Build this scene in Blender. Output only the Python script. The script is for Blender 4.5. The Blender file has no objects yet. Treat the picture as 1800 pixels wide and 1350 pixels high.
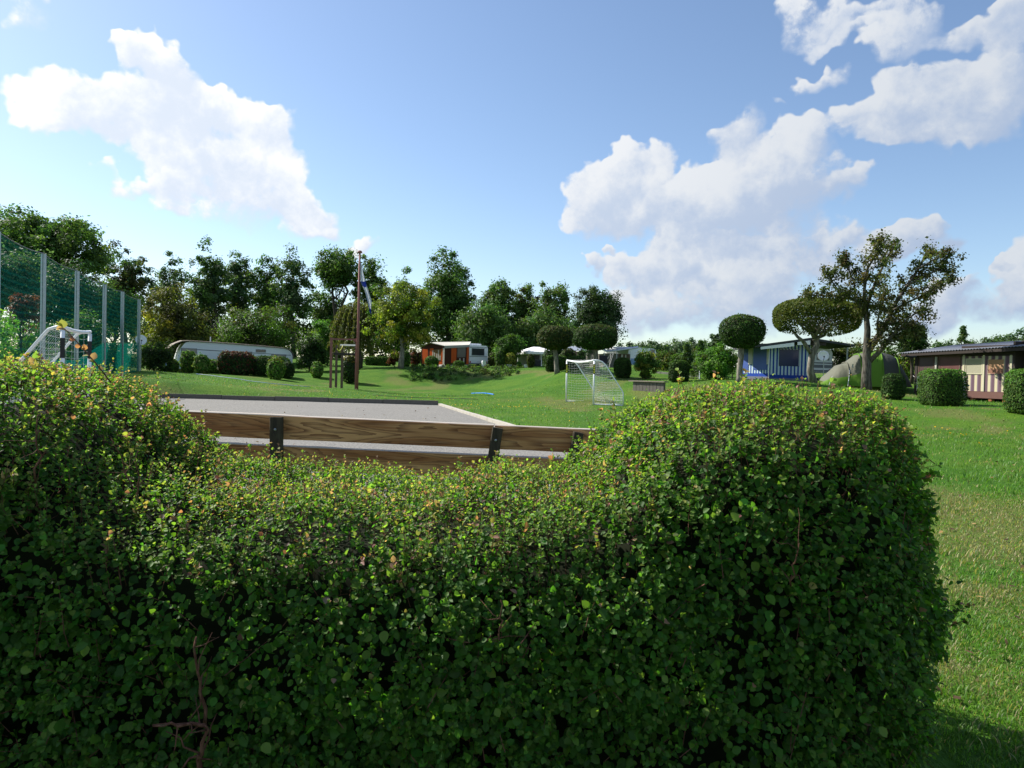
import bpy, math, random
import numpy as np
from mathutils import Vector, Matrix

random.seed(7)
rng = np.random.default_rng(11)
SC = bpy.context.scene
COL = SC.collection

# ------------------------------------------------------------------ camera
FOC = 1248.0
PITCH = -math.atan(20 / FOC)
ROLL = math.radians(1.3)
EYE = np.array([0.0, 0.0, 1.6])
_R0 = np.array([1.0, 0, 0])
FWD = np.array([0, math.cos(PITCH), math.sin(PITCH)])
_U0 = np.array([0, -math.sin(PITCH), math.cos(PITCH)])
RGT = math.cos(ROLL) * _R0 + math.sin(ROLL) * _U0
UPV = math.cos(ROLL) * _U0 - math.sin(ROLL) * _R0
cam_data = bpy.data.cameras.new('camera')
cam_data.sensor_fit = 'HORIZONTAL'
cam_data.sensor_width = 36
cam_data.lens = 36 * FOC / 1800
cam_data.clip_start = 0.05
cam_data.clip_end = 6000
cam = bpy.data.objects.new('camera', cam_data)
cam.matrix_world = Matrix(((RGT[0], UPV[0], -FWD[0], EYE[0]),
                           (RGT[1], UPV[1], -FWD[1], EYE[1]),
                           (RGT[2], UPV[2], -FWD[2], EYE[2]), (0, 0, 0, 1)))
COL.objects.link(cam)
SC.camera = cam


def at(px, py, d):
    """point seen at photo pixel (px, py) at forward depth d"""
    v = FWD + (px - 900) / FOC * RGT - (py - 675) / FOC * UPV
    return EYE + v * d


def aim(px, py):
    v = at(px, py, 1.0) - EYE
    return v / np.linalg.norm(v)


# ------------------------------------------------------------------ exposure, sun, sky
SC.view_settings.view_transform = 'Standard'
SC.view_settings.look = 'None'
SC.view_settings.gamma = 1
SC.view_settings.use_curve_mapping = False
SC.view_settings.exposure = 0.72
SUN_EL = math.radians(42)
SUN_H = np.array([-0.87, 0.48])
SUN_H = SUN_H / np.linalg.norm(SUN_H)
SUN_DIR = np.array([SUN_H[0] * math.cos(SUN_EL), SUN_H[1] * math.cos(SUN_EL), math.sin(SUN_EL)])
sun_data = bpy.data.lights.new('sun', 'SUN')
sun_data.energy = 5.0
sun_data.angle = math.radians(0.5)
sun_data.color = (1.0, 0.95, 0.86)
sun = bpy.data.objects.new('sun', sun_data)
sun.rotation_euler = Vector(-SUN_DIR).to_track_quat('-Z', 'Y').to_euler()
sun.location = (0, 0, 60)
COL.objects.link(sun)

SC.cycles.max_bounces = 6
SC.cycles.diffuse_bounces = 3
SC.cycles.glossy_bounces = 2
SC.cycles.transmission_bounces = 4
SC.cycles.transparent_max_bounces = 10
world = bpy.data.worlds.new('World')
SC.world = world
world.use_nodes = True
SKY_STRENGTH = 0.104


class NT:
    """small helper to write node trees as expressions"""

    def __init__(self, tree):
        self.t = tree

    def node(self, kind, **kw):
        n = self.t.nodes.new(kind)
        for k, v in kw.items():
            setattr(n, k, v)
        return n

    def put(self, sock, v):
        if isinstance(v, bpy.types.NodeSocket):
            self.t.links.new(v, sock)
        elif v is not None:
            if isinstance(v, (tuple, list, np.ndarray)):
                v = [float(q) for q in v]
                if sock.type == 'RGBA' and len(v) == 3:
                    v = v + [1.0]
            sock.default_value = v

    def m(self, op, a, b=None, c=None, clamp=False):
        n = self.node('ShaderNodeMath', operation=op, use_clamp=clamp)
        self.put(n.inputs[0], a)
        if b is not None:
            self.put(n.inputs[1], b)
        if c is not None:
            self.put(n.inputs[2], c)
        return n.outputs[0]

    def v(self, op, a, b=None, scale=None):
        n = self.node('ShaderNodeVectorMath', operation=op)
        self.put(n.inputs[0], a)
        if b is not None:
            self.put(n.inputs[1], b)
        if scale is not None:
            self.put(n.inputs['Scale'], scale)
        return n.outputs['Value'] if op in ('DOT_PRODUCT', 'LENGTH', 'DISTANCE') else n.outputs[0]

    def noise(self, vec, scale, detail=3, rough=.55, dist=0.0, color=False, dim='3D'):
        n = self.node('ShaderNodeTexNoise', noise_dimensions=dim)
        if vec is not None:
            self.put(n.inputs['Vector'], vec)
        self.put(n.inputs['Scale'], scale)
        self.put(n.inputs['Detail'], detail)
        self.put(n.inputs['Roughness'], rough)
        self.put(n.inputs['Distortion'], dist)
        return n.outputs['Color'] if color else n.outputs[0]

    def ramp(self, fac, lo, hi, a=0.0, b=1.0, smooth=True):
        n = self.node('ShaderNodeMapRange', interpolation_type='SMOOTHSTEP' if smooth else 'LINEAR', clamp=True)
        self.put(n.inputs[0], fac)
        for i, q in enumerate((lo, hi, a, b)):
            self.put(n.inputs[1 + i], q)
        return n.outputs[0]

    def mix(self, fac, a, b, mode='MIX'):
        n = self.node('ShaderNodeMix', data_type='RGBA', blend_type=mode)
        self.put(n.inputs[0], fac)
        self.put(n.inputs[6], a)
        self.put(n.inputs[7], b)
        return n.outputs[2]


# clouds: (px, py, half width, half height, weight) turned into directions of the sky
CLOUDS = [
    (214, 99, 30, 30, 0.9), (269, 134, 62, 62, 1.15), (144, 189, 90, 42, 1), (239, 204, 100, 55, 1.2), (314, 184, 48, 62, 0.9), (84, 214, 50, 22, 0.55),
    (345, 200, 48, 45, 1), (430, 215, 80, 52, 1.1), (480, 235, 40, 50, 0.9), (290, 262, 60, 35, 0.9), (360, 290, 110, 52, 1.05), (270, 328, 75, 18, 0.9),
    (460, 310, 80, 60, 0.85), (510, 345, 45, 50, 0.9), (400, 360, 110, 40, 0.55), (545, 385, 40, 40, 0.7), (290, 355, 34, 20, 0.7), (30, 40, 45, 30, 0.45), (70, 5, 15, 12, 0.5),
    (1040, 350, 65, 62, 1.1), (1095, 310, 40, 42, 1), (1155, 310, 34, 45, 0.95), (1110, 365, 95, 42, 1), (1280, 240, 52, 36, 1), (1305, 212, 32, 26, 0.7),
    (1255, 320, 65, 36, 0.95), (1330, 300, 85, 50, 1.05), (1400, 250, 55, 45, 0.85), (1370, 330, 100, 60, 0.95), (1240, 365, 110, 45, 0.9), (1490, 330, 45, 24, 0.65),
    (1180, 405, 60, 30, 0.8), (1400, 420, 120, 48, 0.8), (1490, 410, 34, 24, 0.6), (1285, 420, 75, 26, 0.85), (1180, 455, 60, 42, 1), (1110, 475, 52, 38, 1), (1240, 480, 130, 45, 0.8),
    (1330, 500, 80, 40, 0.85), (1300, 545, 210, 40, 0.55), (1150, 545, 110, 50, 0.5), (1430, 470, 100, 35, 0.5),
    (1440, 30, 62, 36, 0.75), (1475, 62, 50, 18, 0.6), (1585, 50, 55, 45, 0.85), (1560, 95, 45, 28, 0.7), (1700, 50, 70, 24, 0.8), (1775, 35, 60, 36, 0.9), (1620, 160, 85, 48, 1.1), (1700, 185, 75, 60, 0.95), (1530, 205, 60, 34, 0.95),
    (1590, 228, 95, 24, 0.8), (1770, 130, 70, 75, 0.95), (1745, 220, 60, 34, 0.55), (1437, 133, 36, 16, 0.6), (1370, 175, 15, 10, 0.35), (1520, 20, 60, 20, 0.5),
    (1600, 428, 70, 34, 1), (1665, 405, 26, 28, 0.9), (1655, 545, 45, 36, 1), (1695, 515, 28, 20, 0.9), (1790, 490, 34, 62, 1), (1755, 540, 70, 34, 0.65), (1761, 452, 12, 13, 0.75),
    (1042, 468, 22, 26, 0.9), (1075, 433, 13, 13, 0.8), (630, 440, 26, 16, 0.8), (565, 410, 24, 12, 0.5),
]


def build_world():
    t = world.node_tree
    t.nodes.clear()
    q = NT(t)
    out = q.node('ShaderNodeOutputWorld')
    D0 = q.node('ShaderNodeTexCoord').outputs['Generated']
    ahead = q.v('DOT_PRODUCT', D0, FWD)
    w1 = q.v('SUBTRACT', q.noise(D0, 5.5, 2, .6, color=True), (.5, .5, .5))
    w2 = q.v('SUBTRACT', q.noise(D0, 17, 3, .6, color=True), (.5, .5, .5))
    D = q.v('ADD', D0, q.v('ADD', q.v('SCALE', w1, scale=.05), q.v('SCALE', w2, scale=.085)))
    total, side, mass = None, None, None
    for (px, py, a, b, w) in CLOUDS:
        c = aim(px, py)
        r = np.cross(c, [0, 0, 1.0])
        r /= np.linalg.norm(r)
        u = np.cross(r, c)
        k = math.cos(math.atan(math.hypot(px - 900, py - 675) / FOC))
        sa, sb = a / FOC * k * 1.24, b / FOC * k * 1.24
        du = q.v('DOT_PRODUCT', D, r / sa)
        dv = q.v('DOT_PRODUCT', D, u / sb)
        s = q.m('MULTIPLY_ADD', du, du, q.m('MULTIPLY', dv, dv))
        e = q.m('MULTIPLY', q.m('SUBTRACT', 1.0, s, clamp=True), w * 1.12)
        up = q.v('DOT_PRODUCT', D, u / sb * .8 - r / sa * .5)
        total = q.m('MULTIPLY', e, e) if total is None else q.m('MULTIPLY_ADD', e, e, total)
        side = q.m('MULTIPLY', e, up) if side is None else q.m('MULTIPLY_ADD', e, up, side)
        mass = e if mass is None else q.m('ADD', mass, e)
    total = q.m('MULTIPLY', q.m('SQRT', total), q.m('GREATER_THAN', ahead, .45))
    # the same kind of cumulus over the rest of the sky
    other = q.m('MULTIPLY', q.ramp(q.noise(D0, 2.6, 2, .5), .50, .68), q.m('LESS_THAN', ahead, .62))
    total = q.m('MAXIMUM', total, q.m('MULTIPLY', other, .95))

    def puff(vec):
        n1 = q.noise(vec, 10.0, 7, .62, .3)
        n2 = q.noise(vec, 34.0, 4, .62, .2)
        return q.m('ADD', q.m('MULTIPLY', q.m('SUBTRACT', n1, .5), 2.1), q.m('MULTIPLY', q.m('SUBTRACT', n2, .5), 1.0))

    # noise only eats and swells where there is some cloud
    amp = q.m('ADD', .01, total)
    p0 = puff(D0)
    p1 = puff(q.v('ADD', D0, SUN_DIR * 0.045 + np.array([0, 0, .02])))
    d0 = q.m('MULTIPLY_ADD', p0, amp, total)
    sky = q.node('ShaderNodeTexSky', sky_type='NISHITA', sun_disc=False)
    sky.sun_elevation = SUN_EL
    sky.sun_rotation = math.atan2(SUN_H[0], SUN_H[1])
    sky.altitude = 300
    sky.air_density = 1.0
    sky.dust_density = 0.7
    sky.ozone_density = 2.2
    bg1 = q.node('ShaderNodeBackground')
    q.put(bg1.inputs[0], sky.outputs[0])
    bg1.inputs[1].default_value = SKY_STRENGTH
    where = q.m('DIVIDE', side, q.m('ADD', mass, .05))
    lit = q.m('ADD', q.m('MULTIPLY', where, 1.0), q.m('MULTIPLY', q.m('SUBTRACT', p0, p1), .85))
    lit = q.ramp(lit, -.45, .62)
    alpha = q.ramp(d0, .16, q.m('MULTIPLY_ADD', lit, -.40, .84))
    sunny = q.ramp(q.v('DOT_PRODUCT', D0, SUN_DIR), .1, .85)
    white = q.mix(sunny, (.64, .68, .735), (1.0, 1.0, 1.0))
    grey = q.mix(sunny, (.40, .49, .65), (.72, .79, .90))
    bg2 = q.node('ShaderNodeBackground')
    q.put(bg2.inputs[0], q.mix(lit, grey, white))
    bg2.inputs[1].default_value = 0.67
    mx = q.node('ShaderNodeMixShader')
    q.put(mx.inputs[0], q.m('MULTIPLY', alpha, q.ramp(q.v('DOT_PRODUCT', D0, (0, 0, 1)), 0.0, .05, .0, .97)))
    t.links.new(bg1.outputs[0], mx.inputs[1])
    t.links.new(bg2.outputs[0], mx.inputs[2])
    t.links.new(mx.outputs[0], out.inputs[0])
    world.cycles.sampling_method = 'MANUAL'
    world.cycles.sample_map_resolution = 512


build_world()

# ------------------------------------------------------------------ numpy noise
_H = rng.random((256, 256))


def vnoise(x, y):
    xi = np.floor(x).astype(int)
    yi = np.floor(y).astype(int)
    fx, fy = x - xi, y - yi
    fx = fx * fx * (3 - 2 * fx)
    fy = fy * fy * (3 - 2 * fy)
    a = _H[xi % 256, yi % 256]
    b = _H[(xi + 1) % 256, yi % 256]
    c = _H[xi % 256, (yi + 1) % 256]
    d = _H[(xi + 1) % 256, (yi + 1) % 256]
    return (a * (1 - fx) + b * fx) * (1 - fy) + (c * (1 - fx) + d * fx) * fy


def fbm(x, y, o=4):
    s, a, t = 0, .5, 0
    for k in range(o):
        s = s + a * vnoise(x * 2 ** k + 17 * k, y * 2 ** k + 31 * k)
        t += a
        a *= .55
    return s / t


def sstep(a, b, x):
    t = np.clip((x - a) / (b - a), 0, 1)
    return t * t * (3 - 2 * t)


# ------------------------------------------------------------------ terrain
COURT = [at(770, 712, 33)[:2], at(-150, 689, 35)[:2], np.array([-8.0, 7.6]), np.array([3.2, 8.0])]
CTRL = []
for x in range(-12, 17, 4):
    for y in range(-12, 9, 4):
        CTRL.append((x, y, 0.0))
for px, py, d in [(1700, 900, 8.6), (1750, 800, 14), (1700, 745, 21), (1790, 727, 22), (1655, 712, 26), (1572, 702, 29), (1612, 695, 37), (1795, 708, 33),
                  (1523, 685, 33), (1480, 684, 38), (1600, 687, 38), (1432, 674, 38), (1297, 674, 36), (1360, 670, 46), (1440, 668, 46), (1193, 671, 40),
                  (1135, 666, 46), (1095, 664, 47), (1140, 684, 38), (1050, 660, 47), (980, 655, 50), (995, 706, 36.8), (1043, 711, 34), (1095, 714, 34.2),
                  (1250, 716, 28), (626, 685, 46), (600, 673, 56), (482, 663, 56), (350, 656, 58), (240, 652, 44.2), (545, 650, 66), (704, 647, 62),
                  (800, 673, 57), (915, 662, 56), (745, 673, 57), (745, 647, 70), (850, 645, 70), (900, 651, 62), (950, 644, 68), (1080, 650, 66),
                  (700, 700, 40), (900, 720, 30), (900, 690, 42), (960, 668, 50), (430, 672, 44), (1230, 667, 44), (1000, 745, 22), (300, 655, 62)]:
    CTRL.append(tuple(at(px, py, d)))
for p in COURT:
    CTRL.append((p[0], p[1], -.03))
for x, y, z in [(-10.8, 17, .32), (-13.9, 19.8, .38), (-17.5, 26, .6), (-21, 36, .9), (-12, 11, .1), (-25, 12, .5), (-40, 30, 1.6), (-50, 60, 2.4), (-25, 75, 2.3), (-10, 80, 2.4), (0, 80, 2.6), (15, 70, 2.4), (30, 70, 2.4), (45, 60, 2.2),
                (40, 36, 1.3), (32, 22, .7), (26, 8, .3), (-60, 100, 3), (-20, 110, 3.2), (20, 110, 3.2), (60, 100, 3), (70, 40, 2), (-70, 30, 2.2), (60, 0, .6), (-50, 0, .8), (0, -40, .3), (-50, -40, .6), (60, -40, .6), (-5, 13, 0), (1, 13, 0), (4, 20, .08)]:
    CTRL.append((x, y, z))
CTRL = np.array(CTRL)


def _tps():
    P = CTRL[:, :2] / 50
    n = len(P)
    r2 = ((P[:, None] - P[None]) ** 2).sum(-1)
    K = np.where(r2 > 0, .5 * r2 * np.log(r2 + 1e-12), 0) + np.eye(n) * 2e-5
    Q = np.hstack([np.ones((n, 1)), P])
    A = np.zeros((n + 3, n + 3))
    A[:n, :n] = K
    A[:n, n:] = Q
    A[n:, :n] = Q.T
    return np.linalg.solve(A, np.concatenate([CTRL[:, 2], np.zeros(3)]))


TPS = _tps()


def poly_sd(x, y, poly):
    """signed distance, positive inside a convex polygon"""
    s = np.full(np.shape(x), 1e9)
    n = len(poly)
    c = np.mean(poly, axis=0)
    for i in range(n):
        a, b = poly[i], poly[(i + 1) % n]
        nrm = np.array([-(b - a)[1], (b - a)[0]])
        nrm = nrm / np.linalg.norm(nrm)
        if np.dot(c - a, nrm) < 0:
            nrm = -nrm
        s = np.minimum(s, (x - a[0]) * nrm[0] + (y - a[1]) * nrm[1])
    return s


def terrain(x, y):
    x = np.atleast_1d(np.asarray(x, float))
    y = np.atleast_1d(np.asarray(y, float))
    sh = x.shape
    X, Y = x.ravel(), y.ravel()
    out = np.empty(len(X))
    P = CTRL[:, :2] / 50
    for s in range(0, len(X), 20000):
        q = np.stack([X[s:s + 20000], Y[s:s + 20000]], 1)
        rr = np.linalg.norm(q, axis=1, keepdims=True)
        qq = q * np.minimum(1, 115 / np.maximum(rr, 1e-6)) / 50
        r2 = ((qq[:, None] - P[None]) ** 2).sum(-1)
        K = .5 * r2 * np.log(r2 + 1e-12)
        out[s:s + 20000] = K @ TPS[:-3] + TPS[-3] + qq @ TPS[-2:]
    near = sstep(0, 14, np.hypot(X, Y))
    out += near * (fbm(X * .7, Y * .7, 3) - .5) * .05
    sd = poly_sd(X, Y, COURT)
    k = sstep(-1.2, .1, sd)
    out = out * (1 - k) + (-.05) * k
    return out.reshape(sh)


def gz(x, y):
    return float(terrain(x, y)[0])


def ground(px, d, dz=0.0):
    """ground point that shows at photo column px at depth d"""
    py = 665.0
    for _ in range(4):
        p = at(px, py, d)
        z = gz(p[0], p[1])
        py += (p[2] - z) / d * FOC
    p = at(px, py, d)
    return np.array([p[0], p[1], gz(p[0], p[1]) + dz])


# ------------------------------------------------------------------ mesh helpers
class MB:
    """collects shapes, then becomes one mesh object; keeps a frame coordinate per vertex"""

    def __init__(self):
        self.v, self.f, self.c = [], [], []

    def add(self, vs, fs, cs=None):
        o = len(self.v)
        self.v += [tuple(map(float, q)) for q in vs]
        self.c += [tuple(map(float, q)) for q in (cs if cs is not None else vs)]
        self.f += [tuple(o + i for i in q) for q in fs]
        return self

    def hexa(self, p, cs=None):
        # p: bottom 4 (ccw) then top 4
        return self.add(p, [(3, 2, 1, 0), (4, 5, 6, 7), (0, 1, 5, 4), (1, 2, 6, 5), (2, 3, 7, 6), (3, 0, 4, 7)], cs)

    def box(self, F, a0, a1, b0, b1, c0, c1):
        q = [(a0, b0, c0), (a1, b0, c0), (a1, b1, c0), (a0, b1, c0), (a0, b0, c1), (a1, b0, c1), (a1, b1, c1), (a0, b1, c1)]
        return self.hexa([F.pt(*r) for r in q], q)

    def prism(self, F, prof, b0, b1):
        """profile in (a, c), extruded from b0 to b1"""
        n = len(prof)
        q = [(a, b0, c) for a, c in prof] + [(a, b1, c) for a, c in prof]
        fs = [tuple(range(n)), tuple(range(2 * n - 1, n - 1, -1))]
        fs += [((i + 1) % n, i, n + i, n + (i + 1) % n) for i in range(n)]
        return self.add([F.pt(*r) for r in q], fs, q)

    def tube(self, pts, rad, n=6, cap=True):
        pts = [np.asarray(p, float) for p in pts]
        m = len(pts)
        if not hasattr(rad, '__len__'):
            rad = [rad] * m
        vs, cs = [], []
        prev = None
        ln = 0
        for i, p in enumerate(pts):
            t = pts[min(i + 1, m - 1)] - pts[max(i - 1, 0)]
            t = t / (np.linalg.norm(t) + 1e-9)
            if prev is None:
                ref = np.array([0, 0, 1.0]) if abs(t[2]) < .9 else np.array([1.0, 0, 0])
                prev = np.cross(t, ref)
            x = prev - t * np.dot(prev, t)
            x /= np.linalg.norm(x) + 1e-9
            prev = x
            y = np.cross(t, x)
            if i:
                ln += np.linalg.norm(p - pts[i - 1])
            for k in range(n):
                a = 2 * math.pi * k / n
                vs.append(p + rad[i] * (math.cos(a) * x + math.sin(a) * y))
                cs.append((ln, k / n, 0))
        fs = [(i * n + k, i * n + (k + 1) % n, (i + 1) * n + (k + 1) % n, (i + 1) * n + k) for i in range(m - 1) for k in range(n)]
        if cap:
            fs += [tuple(range(n - 1, -1, -1)), tuple((m - 1) * n + k for k in range(n))]
        return self.add(vs, fs, cs)

    def disc(self, c, nrm, prof, n=24):
        """lathe of (radius, height) about nrm"""
        nrm = np.asarray(nrm, float) / np.linalg.norm(nrm)
        x = np.cross(nrm, [0, 0, 1.0] if abs(nrm[2]) < .9 else [1.0, 0, 0])
        x /= np.linalg.norm(x)
        y = np.cross(nrm, x)
        vs = []
        for r, h in prof:
            for k in range(n):
                a = 2 * math.pi * k / n
                vs.append(np.asarray(c) + nrm * h + r * (math.cos(a) * x + math.sin(a) * y))
        m = len(prof)
        fs = [(i * n + k, i * n + (k + 1) % n, (i + 1) * n + (k + 1) % n, (i + 1) * n + k) for i in range(m - 1) for k in range(n)]
        return self.add(vs, fs)

    def sheet(self, grid, cs=None, thick=None):
        """grid[i][j] of points; with thick, a solid sheet shifted by that vector"""
        R, Cn = len(grid), len(grid[0])
        vs = [p for row in grid for p in row]
        fs = [(i * Cn + j, i * Cn + j + 1, (i + 1) * Cn + j + 1, (i + 1) * Cn + j) for i in range(R - 1) for j in range(Cn - 1)]
        cc = cs if cs is not None else [(j, 0, i) for i in range(R) for j in range(Cn)]
        if thick is None:
            return self.add(vs, fs, cc)
        o = R * Cn
        th = np.asarray(thick, float)
        vs2 = [np.asarray(p) + th for p in vs]
        f2 = [tuple(o + k for k in reversed(q)) for q in fs]
        rim = [i * Cn for i in range(R)] + [(R - 1) * Cn + j for j in range(1, Cn)] + [i * Cn + Cn - 1 for i in range(R - 2, -1, -1)] + list(range(Cn - 2, 0, -1))
        f3 = [(rim[k], rim[(k + 1) % len(rim)], o + rim[(k + 1) % len(rim)], o + rim[k]) for k in range(len(rim))]
        return self.add(vs + vs2, fs + f2 + f3, list(cc) + list(cc))

    def build(self, name, mat, parent=None, loc=None, smooth=False, label=None):
        o_loc = ORG[parent.name] if parent is not None else (np.asarray(loc, float) if loc is not None else np.zeros(3))
        me = bpy.data.meshes.new(name)
        me.from_pydata([tuple(np.asarray(q) - o_loc) for q in self.v], [], self.f)
        at_ = me.attributes.new('fr', 'FLOAT_VECTOR', 'POINT')
        at_.data.foreach_set('vector', np.asarray(self.c, np.float32).ravel())
        if smooth:
            me.polygons.foreach_set('use_smooth', [True] * len(me.polygons))
        me.materials.append(mat)
        return link(name, me, parent, o_loc, label)


ORG = {}


def link(name, me, parent, o_loc, label=None):
    ob = bpy.data.objects.new(name, me)
    COL.objects.link(ob)
    if parent is not None:
        ob.parent = parent
    else:
        ob.location = o_loc
    ORG[ob.name] = np.asarray(o_loc, float)
    if label:
        ob['label'] = label
    return ob


def thing(name, label, cat, loc, group=None):
    o = bpy.data.objects.new(name, None)
    o.empty_display_size = .2
    COL.objects.link(o)
    o.location = tuple(map(float, loc))
    ORG[o.name] = np.asarray(loc, float)
    return tag(o, label, cat, group)


def tag(o, label=None, cat=None, group=None, kind=None):
    for k, v in (('label', label), ('category', cat), ('group', group), ('kind', kind)):
        if v:
            o[k] = v
    return o


class Frame:
    """local frame: a along A->B, b away from the camera, c up"""

    def __init__(self, A, B, z=None):
        A, B = np.asarray(A, float), np.asarray(B, float)
        u = (B - A)[:2]
        self.L = float(np.linalg.norm(u))
        u = u / self.L
        self.u = np.array([u[0], u[1], 0])
        w = np.array([-u[1], u[0], 0])
        if np.dot(w[:2], (A + B)[:2]) < 0:
            w = -w
        self.w = w
        self.A = np.array([A[0], A[1], A[2] if z is None else z])

    def pt(self, a, b, c):
        return self.A + self.u * a + self.w * b + np.array([0, 0, c])


def np_mesh(name, V, faces, mat, parent=None, loc=None, col=None, label=None, smooth=False):
    """V (n,3), faces (m,k) arrays; col per vertex"""
    o_loc = ORG[parent.name] if parent is not None else (np.asarray(loc, float) if loc is not None else np.zeros(3))
    me = bpy.data.meshes.new(name)
    n, (m, k) = len(V), faces.shape
    me.vertices.add(n)
    me.vertices.foreach_set('co', (V - o_loc).astype(np.float32).ravel())
    me.loops.add(m * k)
    me.loops.foreach_set('vertex_index', faces.astype(np.int32).ravel())
    me.polygons.add(m)
    me.polygons.foreach_set('loop_start', np.arange(0, m * k, k, dtype=np.int32))
    if smooth:
        me.polygons.foreach_set('use_smooth', np.ones(m, bool))
    if col is not None:
        a = me.attributes.new('col', 'FLOAT_COLOR', 'POINT')
        a.data.foreach_set('color', np.hstack([col, np.ones((n, 1))]).astype(np.float32).ravel())
    me.update(calc_edges=True)
    me.materials.append(mat)
    return link(name, me, parent, o_loc, label)


def unit(v):
    return v / (np.linalg.norm(v, axis=-1, keepdims=True) + 1e-9)


def rnd_dirs(n):
    return unit(rng.normal(size=(n, 3)))


def diamonds(C, N, S, ratio=.62, T=None):
    """one small leaf face per centre"""
    n = len(C)
    N = unit(N)
    T = rnd_dirs(n) if T is None else T
    T = unit(T - N * (T * N).sum(1, keepdims=True))
    B = np.cross(N, T)
    S = np.broadcast_to(np.asarray(S, float), (n,))[:, None]
    V = np.stack([C - T * S * .5, C + B * S * ratio * .5 + T * S * .05, C + T * S * .5, C - B * S * ratio * .5 + T * S * .05], 1).reshape(-1, 3)
    return V, np.arange(4 * n).reshape(n, 4)


LEAF_U = np.array([0, .13, .40, .72, 1.0, .72, .40, .13])
LEAF_W = np.array([0, .28, .46, .34, 0, -.34, -.46, -.28])


def leaves6(P, T, N, S, ratio=.62, fold=.16):
    """folded ovate leaves: base P, axis T, face normal N, length S (6 tris)"""
    n = len(P)
    T = unit(T)
    N = unit(N - T * (N * T).sum(1, keepdims=True))
    B = np.cross(N, T)
    S = np.broadcast_to(np.asarray(S, float), (n,))[:, None, None]
    V = P[:, None] + S * (LEAF_U[None, :, None] * T[:, None] + (LEAF_W * ratio / .62)[None, :, None] * B[:, None] * .9 + (np.abs(LEAF_W) * fold * 2 - .25 * LEAF_U ** 2 * .5)[None, :, None] * N[:, None])
    base = np.arange(n)[:, None] * 8
    F = np.concatenate([base + np.array([[0, 1, 2, 3, 4]]), base + np.array([[4, 5, 6, 7, 0]])], 1).reshape(-1, 5)
    return V.reshape(-1, 3), F


# ------------------------------------------------------------------ materials
MATS = {}


def mat_new(name):
    m = bpy.data.materials.new(name)
    m.use_nodes = True
    t = m.node_tree
    t.nodes.clear()
    q = NT(t)
    out = q.node('ShaderNodeOutputMaterial')
    return m, q, out


def pbr(q, out, col, rough=.6, metal=0.0, spec=.4, bump=None, bstr=.3, bdist=.02):
    b = q.node('ShaderNodeBsdfPrincipled')
    q.put(b.inputs['Base Color'], col)
    q.put(b.inputs['Roughness'], rough)
    q.put(b.inputs['Metallic'], metal)
    q.put(b.inputs['Specular IOR Level'], spec)
    if bump is not None:
        n = q.node('ShaderNodeBump')
        n.inputs['Strength'].default_value = bstr
        n.inputs['Distance'].default_value = bdist
        q.put(n.inputs['Height'], bump)
        q.put(b.inputs['Normal'], n.outputs[0])
    if out is not None:
        q.t.links.new(b.outputs[0], out.inputs[0])
    return b


def plain(name, col, rough=.6, metal=0.0, var=.12, scale=6.0, spec=.4, dirt=None):
    """one colour with soft wear"""
    if name in MATS:
        return MATS[name]
    m, q, out = mat_new(name)
    oc = q.node('ShaderNodeTexCoord').outputs['Object']
    n = q.noise(oc, scale, 5, .6)
    c = q.mix(n, tuple(x * (1 - var) for x in col), tuple(min(1, x * (1 + var)) for x in col))
    if dirt:
        n2 = q.noise(oc, scale * .35, 6, .7)
        c = q.mix(q.ramp(n2, .5, .75, 0, .6), c, dirt)
    pbr(q, out, c, rough, metal, spec, n, .12, .01)
    MATS[name] = m
    return m


def leaf_mat(name, trans=.35, rough=.5, spec=.35, tint=(1.15, 1.25, .55), gain=1.5):
    if name in MATS:
        return MATS[name]
    m, q, out = mat_new(name)
    a = q.node('ShaderNodeAttribute', attribute_name='col')
    b = pbr(q, None, a.outputs['Color'], rough, 0, spec)
    tr = q.node('ShaderNodeBsdfTranslucent')
    q.put(tr.inputs[0], q.mix(1.0, a.outputs['Color'], tuple(x * gain for x in tint), 'MULTIPLY'))
    mx = q.node('ShaderNodeMixShader')
    mx.inputs[0].default_value = trans
    q.t.links.new(b.outputs[0], mx.inputs[1])
    q.t.links.new(tr.outputs[0], mx.inputs[2])
    q.t.links.new(mx.outputs[0], out.inputs[0])
    MATS[name] = m
    return m


def fabric(name, col, trans=.45, rough=.85, var=.1, scale=3.0):
    if name in MATS:
        return MATS[name]
    m, q, out = mat_new(name)
    oc = q.node('ShaderNodeTexCoord').outputs['Object']
    n = q.noise(oc, scale, 5, .6)
    n2 = q.noise(q.v('MULTIPLY', oc, (1, 1, .25)), scale * 1.6, 3, .5)
    c = q.mix(n, tuple(x * (1 - var) for x in col), tuple(min(1, x * (1 + var)) for x in col))
    b = pbr(q, None, c, rough, 0, .15, n2, .5, .06)
    t = q.node('ShaderNodeBsdfTranslucent')
    q.put(t.inputs[0], c)
    mx = q.node('ShaderNodeMixShader')
    mx.inputs[0].default_value = trans
    q.t.links.new(b.outputs[0], mx.inputs[1])
    q.t.links.new(t.outputs[0], mx.inputs[2])
    q.t.links.new(mx.outputs[0], out.inputs[0])
    MATS[name] = m
    return m


def bark_mat(name, col, col2, scale=5):
    if name in MATS:
        return MATS[name]
    m, q, out = mat_new(name)
    oc = q.node('ShaderNodeTexCoord').outputs['Object']
    st = q.v('MULTIPLY', oc, (1, 1, .22))
    n = q.noise(st, scale * 2.2, 6, .65)
    n2 = q.noise(oc, scale * .5, 4, .6)
    c = q.mix(q.ramp(n, .35, .65), col, col2)
    c = q.mix(q.ramp(n2, .55, .7, 0, .45), c, (.10, .11, .06))
    pbr(q, out, c, .9, 0, .2, n, .8, .03)
    MATS[name] = m
    return m


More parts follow.
